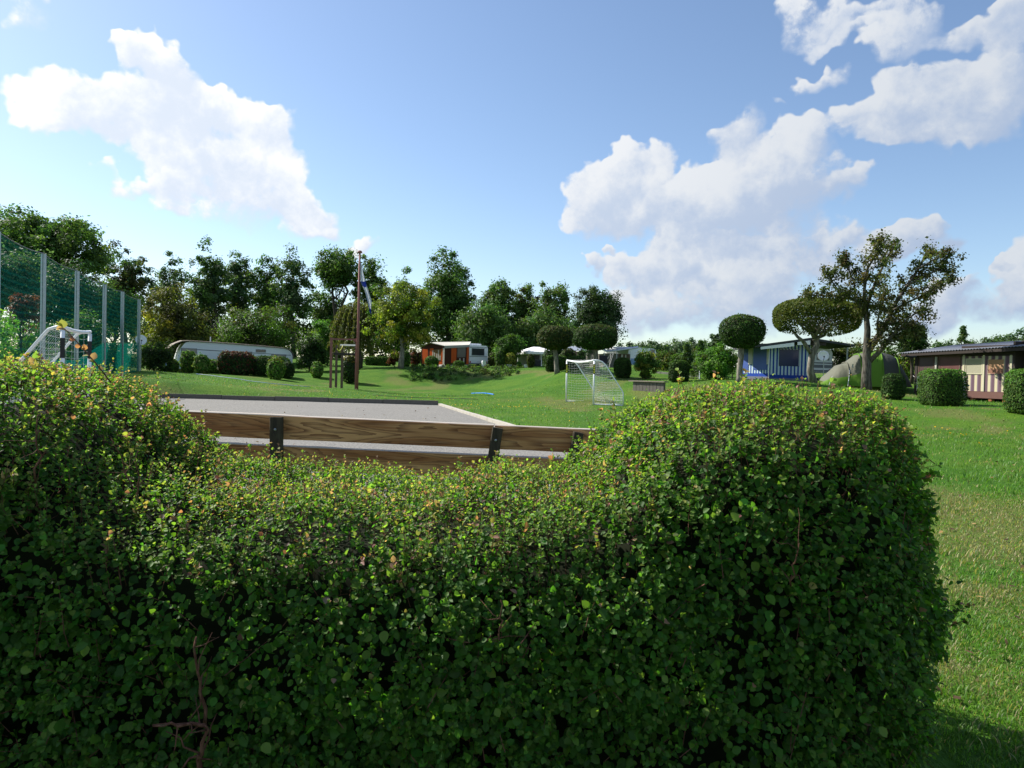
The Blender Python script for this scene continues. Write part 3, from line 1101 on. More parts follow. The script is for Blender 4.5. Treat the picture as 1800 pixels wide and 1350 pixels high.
# ================================================================== GRASS BLADES
def make_grass():
    gm = leaf_mat('grass_blade', .40, .5, .3, (1.1, 1.25, .5), 1.5)
    P = []
    # denser near the camera, thinning with distance
    for (y0, y1, n, s) in [(2.6, 5.5, 44000, .85), (5.5, 10, 34000, 1.15), (10, 20, 32000, 1.8), (20, 46, 36000, 3.0)]:
        y = np.sqrt(rng.uniform(y0 ** 2, y1 ** 2, n))
        lo = np.where(y < 12, 1.2, -.70 * y)
        x = rng.uniform(0, 1, n) * (.86 * y + .6 - lo) + lo
        keep = (poly_sd(x, y, COURT) < -.12) & ~((x < 1.9) & (y < 3.6))
        x, y = x[keep], y[keep]
        P.append(np.stack([x, y, np.full(len(x), s)], 1))
    # longer tufts that the mower leaves along the edging of the court
    for (a_, b_, m, off) in ((COURT[0], COURT[1], 3800, .10), (COURT[0], COURT[3], 2600, .15)):
        t_ = rng.random(m)
        e_ = (b_ - a_) / np.linalg.norm(b_ - a_)
        nn = np.array([-e_[1], e_[0]])
        if np.dot(nn, np.mean(COURT, axis=0) - a_) > 0:
            nn = -nn
        pp = a_ + (b_ - a_) * t_[:, None] + nn * (off + np.abs(rng.normal(0, .12, m)))[:, None]
        k_ = (pp[:, 1] > 12) & (vnoise(pp[:, 0] * 1.3, pp[:, 1] * 1.3) > .3)
        P.append(np.stack([pp[k_, 0], pp[k_, 1], np.full(int(k_.sum()), 3.6)], 1))
    P = np.concatenate(P)
    n = len(P)
    x, y, s = P.T
    z = terrain(x, y)
    dry = dryness(x, y)
    cl = fbm(x * 3, y * 3, 3)
    h = (.022 + .05 * cl ** 2) * np.exp(rng.normal(0, .3, n)) * np.where(s > 3.2, 3.2, np.clip(s, .8, 1.5))
    h *= 1 - .35 * dry
    w = .0032 * s * np.exp(rng.normal(0, .2, n))
    d = rnd_dirs(n)
    d[:, 2] = 0
    d = unit(d)
    b = np.stack([-d[:, 1], d[:, 0], d[:, 2]], 1)
    lean = rng.uniform(.2, 1.1, n)[:, None]
    base = np.stack([x, y, z - .004], 1)
    tip = base + np.array([0, 0, 1.0]) * h[:, None] + d * h[:, None] * lean
    mid = base + np.array([0, 0, .62]) * h[:, None] + d * h[:, None] * lean * .35
    V = np.stack([base - b * w[:, None], base + b * w[:, None], mid + b * w[:, None] * .75, tip, mid - b * w[:, None] * .75], 1).reshape(-1, 3)
    F1 = np.arange(n)[:, None] * 5 + np.array([[0, 1, 2, 4]])
    # tips as degenerate-free quads: mid, mid, tip split in two triangles is cheaper as one quad with the tip
    V6 = np.insert(V.reshape(n, 5, 3), 4, tip * .96 + mid * .04, axis=1).reshape(-1, 3)
    F = np.concatenate([np.arange(n)[:, None] * 6 + np.array([[0, 1, 2, 5]]), np.arange(n)[:, None] * 6 + np.array([[5, 2, 3, 4]])], 1).reshape(-1, 4)
    c = jitter_cols(n, [(.075, .180, .016), (.055, .140, .013), (.105, .215, .024), (.085, .175, .022)], .2, .12)
    straw = jitter_cols(n, [(.27, .22, .10), (.20, .17, .07), (.30, .27, .14)], .2, .06)
    k = (rng.random(n) < dry * .75 + .04)[:, None]
    c = np.where(k, straw, c)
    o = np_mesh('grass', V6, F, gm, col=np.repeat(c, 6, 0))
    tag(o, 'short mown grass blades covering the lawn', 'grass', kind='stuff')
    # dead leaves blown over lawn and court
    m = 420
    y2 = rng.uniform(3, 34, m)
    x2 = rng.uniform(-.5, .8, m) * y2
    k2 = (poly_sd(x2, y2, COURT) > 0) | (x2 > 2.2)
    C = np.stack([x2, y2, np.maximum(terrain(x2, y2), np.where(poly_sd(x2, y2, COURT) > 0, .02, -9)) + .03], 1)[k2]
    V, F = diamonds(C, unit(rng.normal(0, .35, (len(C), 3)) + np.array([0, 0, 1.0])), rng.uniform(.04, .08, len(C)), .7)
    o = np_mesh('fallen_leaves', V, F, leaf_mat('dead_leaf', .15, .7, .2, (1, 1, .8), 1), col=np.repeat(jitter_cols(len(C), [(.16, .09, .04), (.22, .15, .05), (.10, .06, .03)], .3, .1), 4, 0))
    tag(o, 'dry brown leaves scattered over the lawn and gravel', 'leaves', kind='stuff')
    # yellow flowers in the grass
    fm = leaf_mat('petal', .3, .6, .2, (1, 1, .6), 1.0)
    pts = []
    for (px, d, sx, sy, m) in [(900, 31.5, .7, .35, 26), (790, 34, 1.0, .4, 24), (740, 38, 6, 2.5, 110), (1640, 19.5, 1.6, .4, 12), (1725, 18.2, 1.2, .25, 16), (1690, 19, 3, 1.2, 14), (850, 34, 5, 3, 40), (1020, 26, 3, 3, 16), (560, 40, 5, 1.5, 40)]:
        g0 = ground(px, d)
        pts.append(np.stack([g0[0] + rng.normal(0, sx, m), g0[1] + rng.normal(0, sy, m)], 1))
    pts = np.concatenate(pts)
    pts = pts[poly_sd(pts[:, 0], pts[:, 1], COURT) < -.3]
    C = np.stack([pts[:, 0], pts[:, 1], terrain(pts[:, 0], pts[:, 1]) + .06], 1)
    V, F = diamonds(C, unit(rng.normal(0, .3, (len(C), 3)) + np.array([0, -.5, .8])), rng.uniform(.035, .065, len(C)), .9)
    o = np_mesh('wildflowers', V, F, fm, col=np.tile(np.array([[.75, .45, .01]]), (len(V), 1)))
    tag(o, 'small yellow flowers dotted over the lawn', 'flowers', kind='stuff')


make_grass()


# ================================================================== PLANTS
def clump_leaves(centers, radii, per, size, cols, cvar=.22, flat=.75, up=.45, outc=None, shell=.5):
    n = len(centers)
    N = n * per
    ci = np.repeat(np.arange(n), per)
    d = rnd_dirs(N)
    r = np.minimum(rng.random(N) ** shell * (1 + .35 * np.abs(rng.normal(size=N))), 1.7) * .88
    off = d * (r * radii[ci])[:, None]
    off[:, 2] *= flat
    C = centers[ci] + off
    nn = d * .6 + rng.normal(0, .6, (N, 3)) + np.array([0, 0, up])
    if outc is not None:
        nn += unit(C - outc) * .5
    base = jitter_cols(n, cols, cvar, .12)
    col = base[ci] * np.exp(rng.normal(0, .20, (N, 1)))
    S = size * np.exp(rng.normal(0, .25, N))
    V, F = diamonds(C, nn, S)
    return V, F, np.repeat(np.clip(col, .004, .5), 4, 0)


def limb(mb, pts, r0, r1, n=6):
    mb.tube(pts, np.linspace(r0, r1, len(pts)), n)


def wiggle(a, b, k, amt):
    a, b = np.asarray(a), np.asarray(b)
    L = np.linalg.norm(b - a)
    pts = [a + (b - a) * (i / k) + (rng.normal(0, amt * L, 3) if 0 < i < k else 0) for i in range(k + 1)]
    return pts


def tree(name, label, cat, px, d, box, nclump, per, leaf, cols, group=None, tr=.22, cr=.24, base_low=None, bark=None, stems=1, lumps=.35, limbs=14, flat=.8, cvar=.22, mat=None, shell=.45, fill=.5, depth=.85):
    """box = crown (x0, x1, y0, y1) in photo pixels at depth d"""
    x0, x1, y0, y1 = box
    f = ground(px, d)
    c = at((x0 + x1) / 2, (y0 + y1) / 2, d)
    rx, rz = (x1 - x0) / 2 * d / FOC, (y1 - y0) / 2 * d / FOC
    ry = rx * depth
    t = thing(name, label, cat, f, group)
    nclump = int(nclump * 1.5)
    per = int(per * 1.5)
    leaf = leaf * .78
    dirs = rnd_dirs(nclump)
    ph = rng.uniform(0, 6.28, 6)
    k = 1 + lumps * (np.sin(dirs[:, 0] * 4 + ph[0]) * np.sin(dirs[:, 2] * 4 + ph[1]) + .6 * np.sin(dirs[:, 1] * 6 + dirs[:, 0] * 5 + ph[2])) * .6
    r = rng.random(nclump) ** fill * np.clip(k, .55, 1.12)
    crad = cr * 1.1 * min(rx, rz * 1.3) * np.exp(rng.normal(0, .3, nclump))
    sc = np.array([max(rx - cr * rx * .35, .2), max(ry - cr * rx * .35, .2), max(rz - cr * rx * .4, .2)])
    cen = c + dirs * r[:, None] * sc
    V, F, C = clump_leaves(cen, crad, per, leaf, cols, cvar, flat, outc=c, shell=shell)
    np_mesh('crown', V, F, mat or LEAF, t, col=C)
    mb = MB()
    tops = []
    for s in range(stems):
        o = np.array([rng.normal(0, .5), rng.normal(0, .3), 0]) if s else np.zeros(3)
        top = c + np.array([(s - (stems - 1) / 2) * rx * .5, 0, rz * .55])
        fo = f + o - np.array([0, 0, .1])
        pts = wiggle(fo, top, 6, .018)
        mb.tube(pts, [tr * 1.25] + list(np.linspace(tr, tr * .25, 6)), 8)
        tops.append(pts)
    near = np.argsort(rng.random(nclump))[:limbs]
    for j in near:
        pts = tops[rng.integers(0, stems)]
        k_ = rng.uniform(.35, .85) * 6
        i0 = int(k_)
        a = pts[i0] + (pts[min(i0 + 1, 6)] - pts[i0]) * (k_ - i0)
        if cen[j][2] < a[2] - rz * .5:
            continue
        limb(mb, wiggle(a, cen[j], 4, .05), tr * .35, tr * .08, 5)
    mb.build('trunk', bark or BARK, t, smooth=True)
    return t


def super_points(n, e1, e2):
    """directions on a superellipsoid (e small = boxy), with normals"""
    d = rnd_dirs(n * 2)
    p = 2 / e1
    q = 2 / e2
    xy = (np.abs(d[:, 0]) ** q + np.abs(d[:, 1]) ** q) ** (1 / q)
    r = (xy ** p + np.abs(d[:, 2]) ** p) ** (-1 / p)
    P = d * r[:, None]
    N = unit(np.sign(P) * np.abs(P) ** (np.array([q, q, p]) - 1))
    return P[:n], N[:n]


def clipped(name, label, cat, px, d, box, n, leaf, cols, group=None, e=(1, 1), trunk=None, lump=.085, bark=None, depth=1.0, topcols=None, lean=0, part='crown', extra=None, tw=0.04):
    """clipped shrub or topiary: box = (x0, x1, y0, y1); trunk radius or None"""
    x0, x1, y0, y1 = box
    f = ground(px, d)
    c = at((x0 + x1) / 2, (y0 + y1) / 2, d)
    rx, rz = (x1 - x0) / 2 * d / FOC, (y1 - y0) / 2 * d / FOC
    if trunk is None:
        zb, ztop = f[2] - .03, at((x0 + x1) / 2, y0, d)[2]
        rz = (ztop - zb) / 2
        c = np.array([c[0], c[1], (zb + ztop) / 2])
    rx *= .92 if e[1] < .7 else .96
    ry = rx * depth
    t = thing(name, label, cat, f, group)
    P, N = super_points(n, *e)
    l = fbm(P[:, 0] * 2.4 + P[:, 2] * 1.6 + px * .1, P[:, 1] * 2.4 + P[:, 2] * 1.9 + d, 3) - .5
    sc = np.array([rx, ry, rz])
    R = 1 + l * 2 * lump - rng.exponential(.045, n) + (rng.random(n) < .05) * rng.uniform(0, .07 + tw, n)
    C = c + P * R[:, None] * sc
    C[:, 2] = np.maximum(C[:, 2], f[2] + .01)
    nn = N * .9 + rng.normal(0, .45, (n, 3)) + np.array([0, 0, .25])
    col = jitter_cols(n, cols, .24, .12)
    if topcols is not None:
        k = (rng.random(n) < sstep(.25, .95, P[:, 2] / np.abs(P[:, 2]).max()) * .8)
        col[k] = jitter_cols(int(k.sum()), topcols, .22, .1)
    V, F = diamonds(C, nn, leaf * np.exp(rng.normal(0, .25, n)), .7)
    np_mesh(part, V, F, LEAF_DENSE, t, col=np.repeat(col, 4, 0))
    # dark core behind the leaves: twigs with their shade put into the colour
    u = np.linspace(0, 2 * math.pi, 21)[:-1]
    vv = np.linspace(-math.pi / 2, math.pi / 2, 12)
    U, W = np.meshgrid(u, vv)
    dd = np.stack([np.cos(U) * np.cos(W), np.sin(U) * np.cos(W), np.sin(W)], -1).reshape(-1, 3)
    q_ = 2 / e[1]
    p_ = 2 / e[0]
    xy = (np.abs(dd[:, 0]) ** q_ + np.abs(dd[:, 1]) ** q_) ** (1 / q_)
    dd = dd * ((xy ** p_ + np.abs(dd[:, 2]) ** p_) ** (-1 / p_))[:, None] * .84
    Vc = c + dd * sc
    Vc[:, 2] = np.maximum(Vc[:, 2], f[2] + .02)
    i = np.arange(11)[:, None] * 20
    j = np.arange(20)[None]
    Fc = np.stack([i + j, i + (j + 1) % 20, i + 20 + (j + 1) % 20, i + 20 + j], -1).reshape(-1, 4)
    np_mesh('shade_core', Vc, Fc, plain('bush_shade_core', (.020, .022, .011), .95, 0, .4, 6), t, smooth=True)
    if trunk:
        mb = MB()
        fork = c - np.array([0, 0, rz * .7])
        mb.tube(wiggle(f - np.array([0, 0, .1]), fork, 5, .012), [trunk * 1.35, trunk * 1.05, trunk, trunk * .95, trunk * .95, trunk * .9], 10)
        for k in range(5):
            a = 2 * math.pi * k / 5 + rng.uniform(0, 1)
            limb(mb, wiggle(fork, c + np.array([math.cos(a) * rx * .6, math.sin(a) * ry * .6, -rz * .1]), 3, .05), trunk * .55, trunk * .2)
        if extra:
            extra(mb, t, c, f)
        mb.build('trunk', bark or BARK_PALE, t, smooth=True)
    return t


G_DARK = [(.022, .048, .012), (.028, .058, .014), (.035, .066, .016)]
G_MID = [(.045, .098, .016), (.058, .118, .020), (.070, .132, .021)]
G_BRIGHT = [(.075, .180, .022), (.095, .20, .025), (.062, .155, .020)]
G_YELL = [(.185, .215, .026), (.15, .20, .026), (.22, .23, .035), (.12, .16, .022)]
G_OLIVE = [(.060, .070, .018), (.075, .080, .020), (.050, .062, .016)]
G_BLUE = [(.056, .100, .044), (.068, .116, .050), (.080, .130, .056)]
G_RED = [(.10, .030, .022), (.13, .045, .028), (.08, .035, .02), (.06, .06, .02)]

G_WOOD = [(.058, .112, .028), (.074, .136, .033), (.088, .152, .036)]
WG = 'trees of the wood behind the caravans'
# --- the wood, one by one: (px, d, crown box, clumps, leaves per clump, leaf, colours, extras, label)
for (px, d, box, nc, per, leaf, cols, kw, label) in [
    (85, 54, (-70, 200, 366, 506), 190, 85, .30, G_WOOD, dict(tr=.45, cr=.17, flat=.7, lumps=.2), 'broad dark umbrella-crowned tree rising above the green ball net'),
    (216, 72, (168, 270, 418, 600), 130, 55, .30, G_OLIVE + G_BLUE, dict(tr=.25, cr=.16, fill=.6), 'thin greyish tree just right of the big umbrella-crowned tree'),
    (296, 84, (262, 332, 446, 600), 60, 60, .34, G_BLUE, dict(tr=.2, cr=.24, lumps=.6), 'small ragged pointed tree in the gap left of the tall wood'),
    (372, 86, (332, 408, 422, 610), 110, 55, .36, G_WOOD + G_BLUE, dict(tr=.28, cr=.24, stems=2, lumps=.5, fill=.6), 'tall loose tree with two dark stems at the left end of the wood'),
    (418, 90, (385, 450, 430, 600), 80, 55, .36, G_BLUE, dict(tr=.26, cr=.25, lumps=.5, fill=.6), 'tall narrow dark tree second from the left end of the wood'),
    (466, 88, (436, 502, 446, 600), 76, 55, .36, G_WOOD, dict(tr=.24, cr=.25, lumps=.5, fill=.6), 'open dark woodland tree behind the green shrub'),
    (516, 86, (478, 552, 440, 610), 90, 55, .36, G_BLUE + G_WOOD, dict(tr=.25, cr=.24, lumps=.5, fill=.6), 'woodland tree with a bare straight dark trunk behind the white caravan end'),
    (592, 88, (548, 640, 431, 512), 90, 60, .36, G_MID + G_WOOD, dict(tr=.24, cr=.24, lumps=.4, stems=2), 'lighter green round-topped tree high behind the flag pole'),
    (654, 90, (618, 684, 446, 585), 84, 60, .36, G_WOOD, dict(tr=.26, cr=.24, lumps=.4, fill=.6), 'dark tree directly behind the hanging flag'),
    (568, 92, (535, 612, 500, 620), 70, 60, .36, G_WOOD, dict(tr=.22, cr=.26, lumps=.5), 'low dark tree under the lighter round-topped tree'),
    (706, 94, (684, 730, 466, 600), 40, 60, .36, G_BLUE, dict(tr=.22, cr=.28, lumps=.6), 'thin dark tree top between the flag and the big dark tree'),
    (790, 88, (735, 843, 441, 620), 170, 65, .36, G_WOOD + G_MID[:1], dict(tr=.35, cr=.20, lumps=.35), 'tallest big dark round tree behind the orange awning'),
    (872, 92, (835, 915, 482, 625), 130, 65, .36, G_WOOD, dict(tr=.3, cr=.22, lumps=.4), 'dark tree with ragged top right of the tallest dark tree'),
    (925, 94, (895, 950, 496, 630), 100, 65, .36, G_OLIVE + G_WOOD, dict(tr=.26, cr=.24, lumps=.4), 'brownish dark tree between two ragged tree tops'),
    (966, 92, (930, 1006, 490, 630), 120, 65, .36, G_WOOD + G_OLIVE[:1], dict(tr=.3, cr=.22, lumps=.4), 'dark ragged tree left of the conical evergreen'),
    (830, 82, (790, 905, 530, 640), 120, 60, .34, G_WOOD, dict(tr=.2, cr=.22), 'low dark tree behind the white caravan rear'),
    (960, 84, (900, 1015, 540, 640), 120, 60, .34, G_WOOD, dict(tr=.2, cr=.22), 'low dark tree behind the white garden pavilion'),
]:
    tree('woodland_tree', label, 'tree', px, d, box, nc, per, leaf, cols, group=WG, **kw)

# trees that stand alone in front of the wood
tree('autumn_tree', 'yellow green bushy tree beside the end of the green ball net', 'tree', 305, 64, (246, 370, 506, 652), 190, 70, .24, G_YELL[2:] + G_OLIVE + [(.09, .10, .02)], tr=.2, cr=.17, lumps=.3, cvar=.3)
tree('willow_shrub', 'big loose green shrub behind the white static caravan', 'shrub', 455, 72, (378, 526, 530, 650), 170, 70, .24, G_MID + G_OLIVE[:1], tr=.15, cr=.17, lumps=.35)
tree('round_shrub', 'bright green rounded shrub left of the drooping willow', 'shrub', 575, 72, (548, 606, 556, 640), 60, 70, .22, G_BRIGHT, tr=.1, cr=.26)
tree('yellowing_tree', 'yellow green broad tree with pale trunk left of the orange awning', 'tree', 704, 62, (640, 775, 484, 622), 210, 60, .22, G_YELL + G_MID[:1], tr=.22, cr=.125, lumps=.5, bark=BARK_PALE, limbs=26, fill=.5, cvar=.28)
tree('dark_shrub', 'dark green dense shrub beside the right end of the white static caravan', 'shrub', 545, 63, (518, 578, 590, 655), 90, 60, .2, G_DARK + G_MID[:1], tr=.1, cr=.24)
tree('leafy_tree', 'small round green tree right of the white touring caravan', 'tree', 895, 68, (870, 921, 588, 635), 80, 60, .2, G_BRIGHT[2:] + G_MID, tr=.1, cr=.25, lumps=.2)
tree('conical_evergreen', 'tall dark conical evergreen with upright twigs and pale trunk', 'tree', 1031, 62, (1000, 1100, 500, 622), 190, 75, .2, G_DARK + G_BLUE[:1], tr=.28, cr=.18, lumps=.25, bark=BARK_PALE, limbs=22)
tree('copper_bush', 'small dark red shrub beyond the pale trunk of the yellow green tree', 'shrub', 692, 70, (684, 702, 614, 646), 20, 60, .2, G_RED, tr=.05, cr=.35)
tree('copper_bush', 'dark red bush just left of the orange awning', 'shrub', 727, 74, (716, 740, 612, 646), 24, 60, .2, G_RED, tr=.05, cr=.35)


def willow():
    px, d = 632, 66
    f = ground(px, d)
    t = thing('weeping_willow', 'olive weeping willow hanging behind the climbing frame and flag pole', 'tree', f)
    s = d / FOC
    top = at(630, 540, d)
    mb = MB()
    mb.tube(wiggle(f, top - np.array([0, 0, .8]), 5, .02), np.linspace(.28, .1, 6), 8)
    P, T, C = [], [], []
    for k in range(190):
        a, r = rng.uniform(0, 6.28), rng.random() ** .6
        q0 = top + np.array([math.cos(a) * r * 1.7, math.sin(a) * r * 1.6, .5 * (1 - r * r) - .4 * r + rng.normal(0, .15)])
        spread = np.array([math.cos(a), math.sin(a), 0]) * r * rng.uniform(.4, 1.5)
        ln = rng.uniform(1.5, 4.6)
        if k < 22:
            limb(mb, wiggle(top - np.array([0, 0, 1.2]), q0, 3, .04), .07, .02, 5)
        m = int(ln * 26)
        tt = rng.random(m)
        pts = q0 + spread * (tt ** .6)[:, None] - np.array([0, 0, 1.0]) * (ln * tt)[:, None] + rng.normal(0, .06, (m, 3))
        P.append(pts)
        T.append(np.tile(np.array([[0.1, 0, -1.0]]), (m, 1)) + rng.normal(0, .25, (m, 3)))
        C.append(jitter_cols(1, [(.095, .105, .030), (.115, .125, .038), (.07, .085, .025)], .2, .08).repeat(m, 0))
    P, T, C = np.concatenate(P), np.concatenate(T), np.concatenate(C)
    P[:, 2] = np.maximum(P[:, 2], f[2] + .3)
    V, F = diamonds(P, rnd_dirs(len(P)) + np.array([0, -.5, .3]), .30, .3, T)
    np_mesh('crown', V, F, LEAF, t, col=np.repeat(C * np.exp(rng.normal(0, .15, (len(C), 1))), 4, 0))
    mb.build('trunk', BARK, t, smooth=True)


willow()

# understory of the wood: one mass that nobody could count
cs, rs, cc = [], [], []
for k in range(430):
    px = rng.uniform(225, 1010)
    d = rng.uniform(86, 100)
    g0 = ground(px, d)
    hgt = rng.uniform(.3, 4.6) * (1 if px > 700 else .85)
    cs.append(g0 + np.array([0, 0, hgt]))
cs = np.array(cs)
V, F, C = clump_leaves(cs, rng.uniform(.9, 1.7, len(cs)), 55, .40, G_DARK + G_OLIVE[:1], .25)
tag(np_mesh('undergrowth', V, F, LEAF, col=C), 'dark undergrowth filling the foot of the wood', 'undergrowth', kind='stuff')

# --- green bank and trees behind the ball net
for (px, d, box, nc, per, leaf, cols, name, label, kw) in [
    (10, 40, (-80, 90, 430, 560), 150, 60, .2, G_BLUE + G_MID[:1], 'net_tree', 'blue green tree behind the net, at its tallest end', dict(tr=.18, cr=.2)),
    (120, 46, (50, 190, 462, 580), 140, 60, .22, G_BLUE + G_DARK, 'net_tree', 'dark tree behind the second and third net posts', dict(tr=.2, cr=.2)),
    (205, 54, (155, 250, 505, 600), 100, 60, .22, G_MID, 'net_tree', 'mid green tree behind the last net posts', dict(tr=.15, cr=.22)),
    (40, 34, (12, 68, 505, 580), 34, 50, .15, G_RED, 'red_leaved_shrub', 'red leaved shrub behind the net near the white side goal', dict(tr=.06, cr=.25, fill=.6, lumps=.6)),
    (145, 38, (105, 190, 545, 640), 70, 60, .16, G_MID + G_BRIGHT[:1], 'net_bush', 'loose green bush behind the net and goal posts', dict(tr=.08, cr=.24)),
]:
    tree(name, label, 'tree' if 'tree' in name else 'shrub', px, d, box, nc, per, leaf, cols, **kw)
cs = []
for k in range(480):
    t_ = rng.random()
    d = 24 + 24 * t_ + rng.uniform(0, 5)
    px = -160 + 385 * t_ ** .8 + rng.uniform(-30, 30)
    if px > 236:
        continue
    g0 = ground(px, d)
    top = at(px, 552 + 62 * np.clip(px / 240, 0, 1), d)[2]
    cs.append(np.array([g0[0], g0[1], rng.uniform(g0[2] + .2, max(top, g0[2] + .5))]))
cs = np.array(cs)
V, F, C = clump_leaves(cs, rng.uniform(.35, .75, len(cs)), 60, .15, [(.12, .26, .03), (.15, .30, .035)] + G_BRIGHT, .2)
tag(np_mesh('bramble_bank', V, F, LEAF, col=C), 'bright green bramble bank growing behind the ball net', 'undergrowth', kind='stuff')
tree('dark_bush', 'dark green bush between the net end and the white static caravan', 'shrub', 272, 55, (238, 305, 596, 656), 70, 60, .17, G_DARK + G_MID[:1], tr=.06, cr=.24)

# --- shrubs in front of the white static caravan
CB = 'shrubs in front of the white static caravan'
clipped('shrub', 'small upright green shrub at the left end of the white static caravan', 'shrub', 303, 56, (294, 314, 632, 657), 900, .15, [(.13, .20, .05), (.16, .21, .05)] + G_BRIGHT, CB, (.8, 1), lump=.26, tw=.25)
clipped('shrub', 'tall pale green shrub below the grey caravan window', 'shrub', 331, 56, (317, 344, 617, 657), 1500, .15, [(.13, .20, .05), (.16, .21, .05)] + G_BRIGHT, CB, (.8, 1), lump=.26, tw=.25)
clipped('shrub', 'yellowish green shrub second from the tall pale one', 'shrub', 354, 55, (341, 369, 624, 658), 1500, .15, [(.13, .20, .05), (.16, .21, .05)] + G_BRIGHT, CB, (.9, 1), lump=.28, tw=.25)
clipped('shrub', 'low dark green shrub filling the gap before the red hedge', 'shrub', 374, 57, (360, 392, 632, 656), 1200, .15, [(.13, .20, .05), (.16, .21, .05)] + G_BRIGHT, CB, (.8, 1), lump=.26, tw=.25)
clipped('red_hedge', 'clipped dark red topped hedge along the white static caravan', 'hedge', 415, 56, (382, 448, 618, 658), 3600, .15, G_DARK + G_RED[:1], CB, (.5, .6), lump=.08, depth=.5, topcols=G_RED)
clipped('green_hedge', 'low clipped green hedge right of the red topped hedge', 'hedge', 468, 57, (432, 512, 626, 660), 3600, .15, G_DARK + G_MID[:1], CB, (.5, .6), lump=.07, depth=.45, topcols=G_MID)
clipped('shrub', 'round light green shrub standing forward of the clipped hedge', 'shrub', 483, 54, (469, 500, 630, 664), 1600, .14, [(.13, .20, .05), (.16, .21, .05)] + G_BRIGHT, CB, (.9, 1), lump=.26, tw=.25, topcols=G_YELL)
clipped('shrub', 'dark green round shrub at the right end of the clipped hedge', 'shrub', 505, 56, (492, 518, 636, 660), 1300, .14, G_DARK, CB, (.9, 1), lump=.1)
clipped('shrub', 'small light green bush below the dark shrub left of the climbing frame', 'shrub', 556, 58, (546, 569, 636, 656), 1100, .14, [(.13, .20, .05), (.16, .21, .05)] + G_BRIGHT, None, (.9, 1), lump=.26, tw=.25)
clipped('golden_bush', 'golden topped round bush seen through the climbing frame', 'shrub', 616, 56, (600, 632, 622, 652), 1800, .14, G_DARK, None, (.9, 1), lump=.1, topcols=[(.16, .14, .02), (.2, .17, .03)])
clipped('far_hedge', 'low dark hedge under the weeping willow', 'hedge', 664, 74, (640, 690, 627, 641), 1800, .18, G_MID, None, (.5, .6), depth=.3)
clipped('shrub', 'green shrub between the pale trunk and the dark red bush', 'shrub', 713, 68, (706, 722, 616, 646), 900, .16, G_MID, None, (.8, 1), lump=.1)

# --- overgrown bank under the orange awning
cs = []
for k in range(260):
    t_ = rng.random()
    px = 722 + 190 * t_
    d = 58 + rng.uniform(0, 8) - 1.5 * abs(t_ - .5)
    g0 = ground(px, d)
    cs.append(g0 + np.array([0, 0, rng.uniform(0, .18)]))
V, F, C = clump_leaves(np.array(cs), rng.uniform(.14, .34, len(cs)), 44, .11, G_DARK + G_MID + G_OLIVE[:1], .3)
tag(np_mesh('bank_plants', V, F, LEAF, col=C), 'dark low plants covering the bank below the orange awning', 'undergrowth', kind='stuff')
for (px, d, box, cols, label) in [
    (757, 66, (746, 772, 626, 648), G_BRIGHT[2:] + G_MID, 'spiky green plant before the orange gable wall'),
    (806, 68, (796, 816, 634, 652), G_MID, 'low green plant at the foot of the orange side wall'),
    (876, 66, (869, 888, 615, 645), G_MID, 'narrow clipped green bush right of the white touring caravan'),
    (897, 66, (888, 907, 620, 640), G_YELL, 'small yellow green bush on a stem before the dark hut'),
    (866, 72, (858, 872, 620, 643), G_RED[3:] + G_OLIVE, 'narrow brownish bush beside the rear of the touring caravan'),
    (911, 66, (907, 917, 636, 646), G_BRIGHT[2:], 'tiny round green bush below the window of the dark hut'),
    (933, 65, (926, 940, 622, 645), G_OLIVE + G_MID[:1], 'flowering dark green bush before the white pavilion')]:
    clipped('garden_plant', label, 'plant', px, d, box, 1000, .14, cols, None, (.9, 1), lump=.18, part='foliage')

# --- clipped hedges and topiary in the middle
clipped('box_hedge', 'squared clipped hedge behind the topiary trunk left of the goal', 'hedge', 976, 56, (958, 997, 625, 652), 3000, .12, G_DARK + G_MID[:1], None, (.3, .4), lump=.03, depth=.5, topcols=G_MID)
clipped('clipped_bush', 'rounded clipped bush right beside the white pavilion', 'shrub', 967, 62, (954, 982, 613, 648), 1800, .13, G_DARK + G_MID[:1], None, (.8, .9), lump=.085)
clipped('clipped_bush', 'rounded clipped bush beneath the grey awning roof edge', 'shrub', 999, 64, (985, 1013, 612, 648), 1800, .13, G_DARK + G_MID[:1], None, (.8, .9), lump=.085, topcols=G_OLIVE)
clipped('clipped_bush', 'small clipped bush just left of the pale evergreen trunk', 'shrub', 1021, 66, (1014, 1030, 615, 648), 1000, .14, G_DARK + G_MID[:1], None, (.8, .9), lump=.085)
clipped('clipped_bush', 'dark rounded clipped hedge seen through the goal net', 'shrub', 1008, 50, (994, 1030, 626, 660), 2600, .12, G_DARK, None, (.6, .8), lump=.085, topcols=G_MID)
clipped('clipped_bush', 'barrel shaped clipped bush right of the goal', 'shrub', 1094, 47, (1079, 1110, 629, 665), 3600, .09, G_DARK + G_MID[:1], None, (.6, .8), lump=.07, topcols=G_MID)
tree('loose_shrub', 'loose yellow green shrub before the white caravan with the canvas awning', 'shrub', 1135, 46, (1113, 1157, 613, 664), 90, 60, .13, G_YELL[1:] + G_MID, tr=.06, cr=.22, lumps=.2)
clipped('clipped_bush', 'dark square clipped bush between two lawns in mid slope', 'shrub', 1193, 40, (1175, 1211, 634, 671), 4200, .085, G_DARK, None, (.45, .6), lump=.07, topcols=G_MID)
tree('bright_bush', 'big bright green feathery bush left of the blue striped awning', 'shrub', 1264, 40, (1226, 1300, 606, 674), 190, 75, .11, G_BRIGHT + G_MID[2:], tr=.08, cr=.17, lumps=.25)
clipped('clipped_bush', 'small barrel shaped clipped bush in front of the green tent', 'shrub', 1571, 29, (1551, 1589, 657, 702), 5000, .06, G_DARK + G_MID[:1], None, (.6, .8), lump=.07)
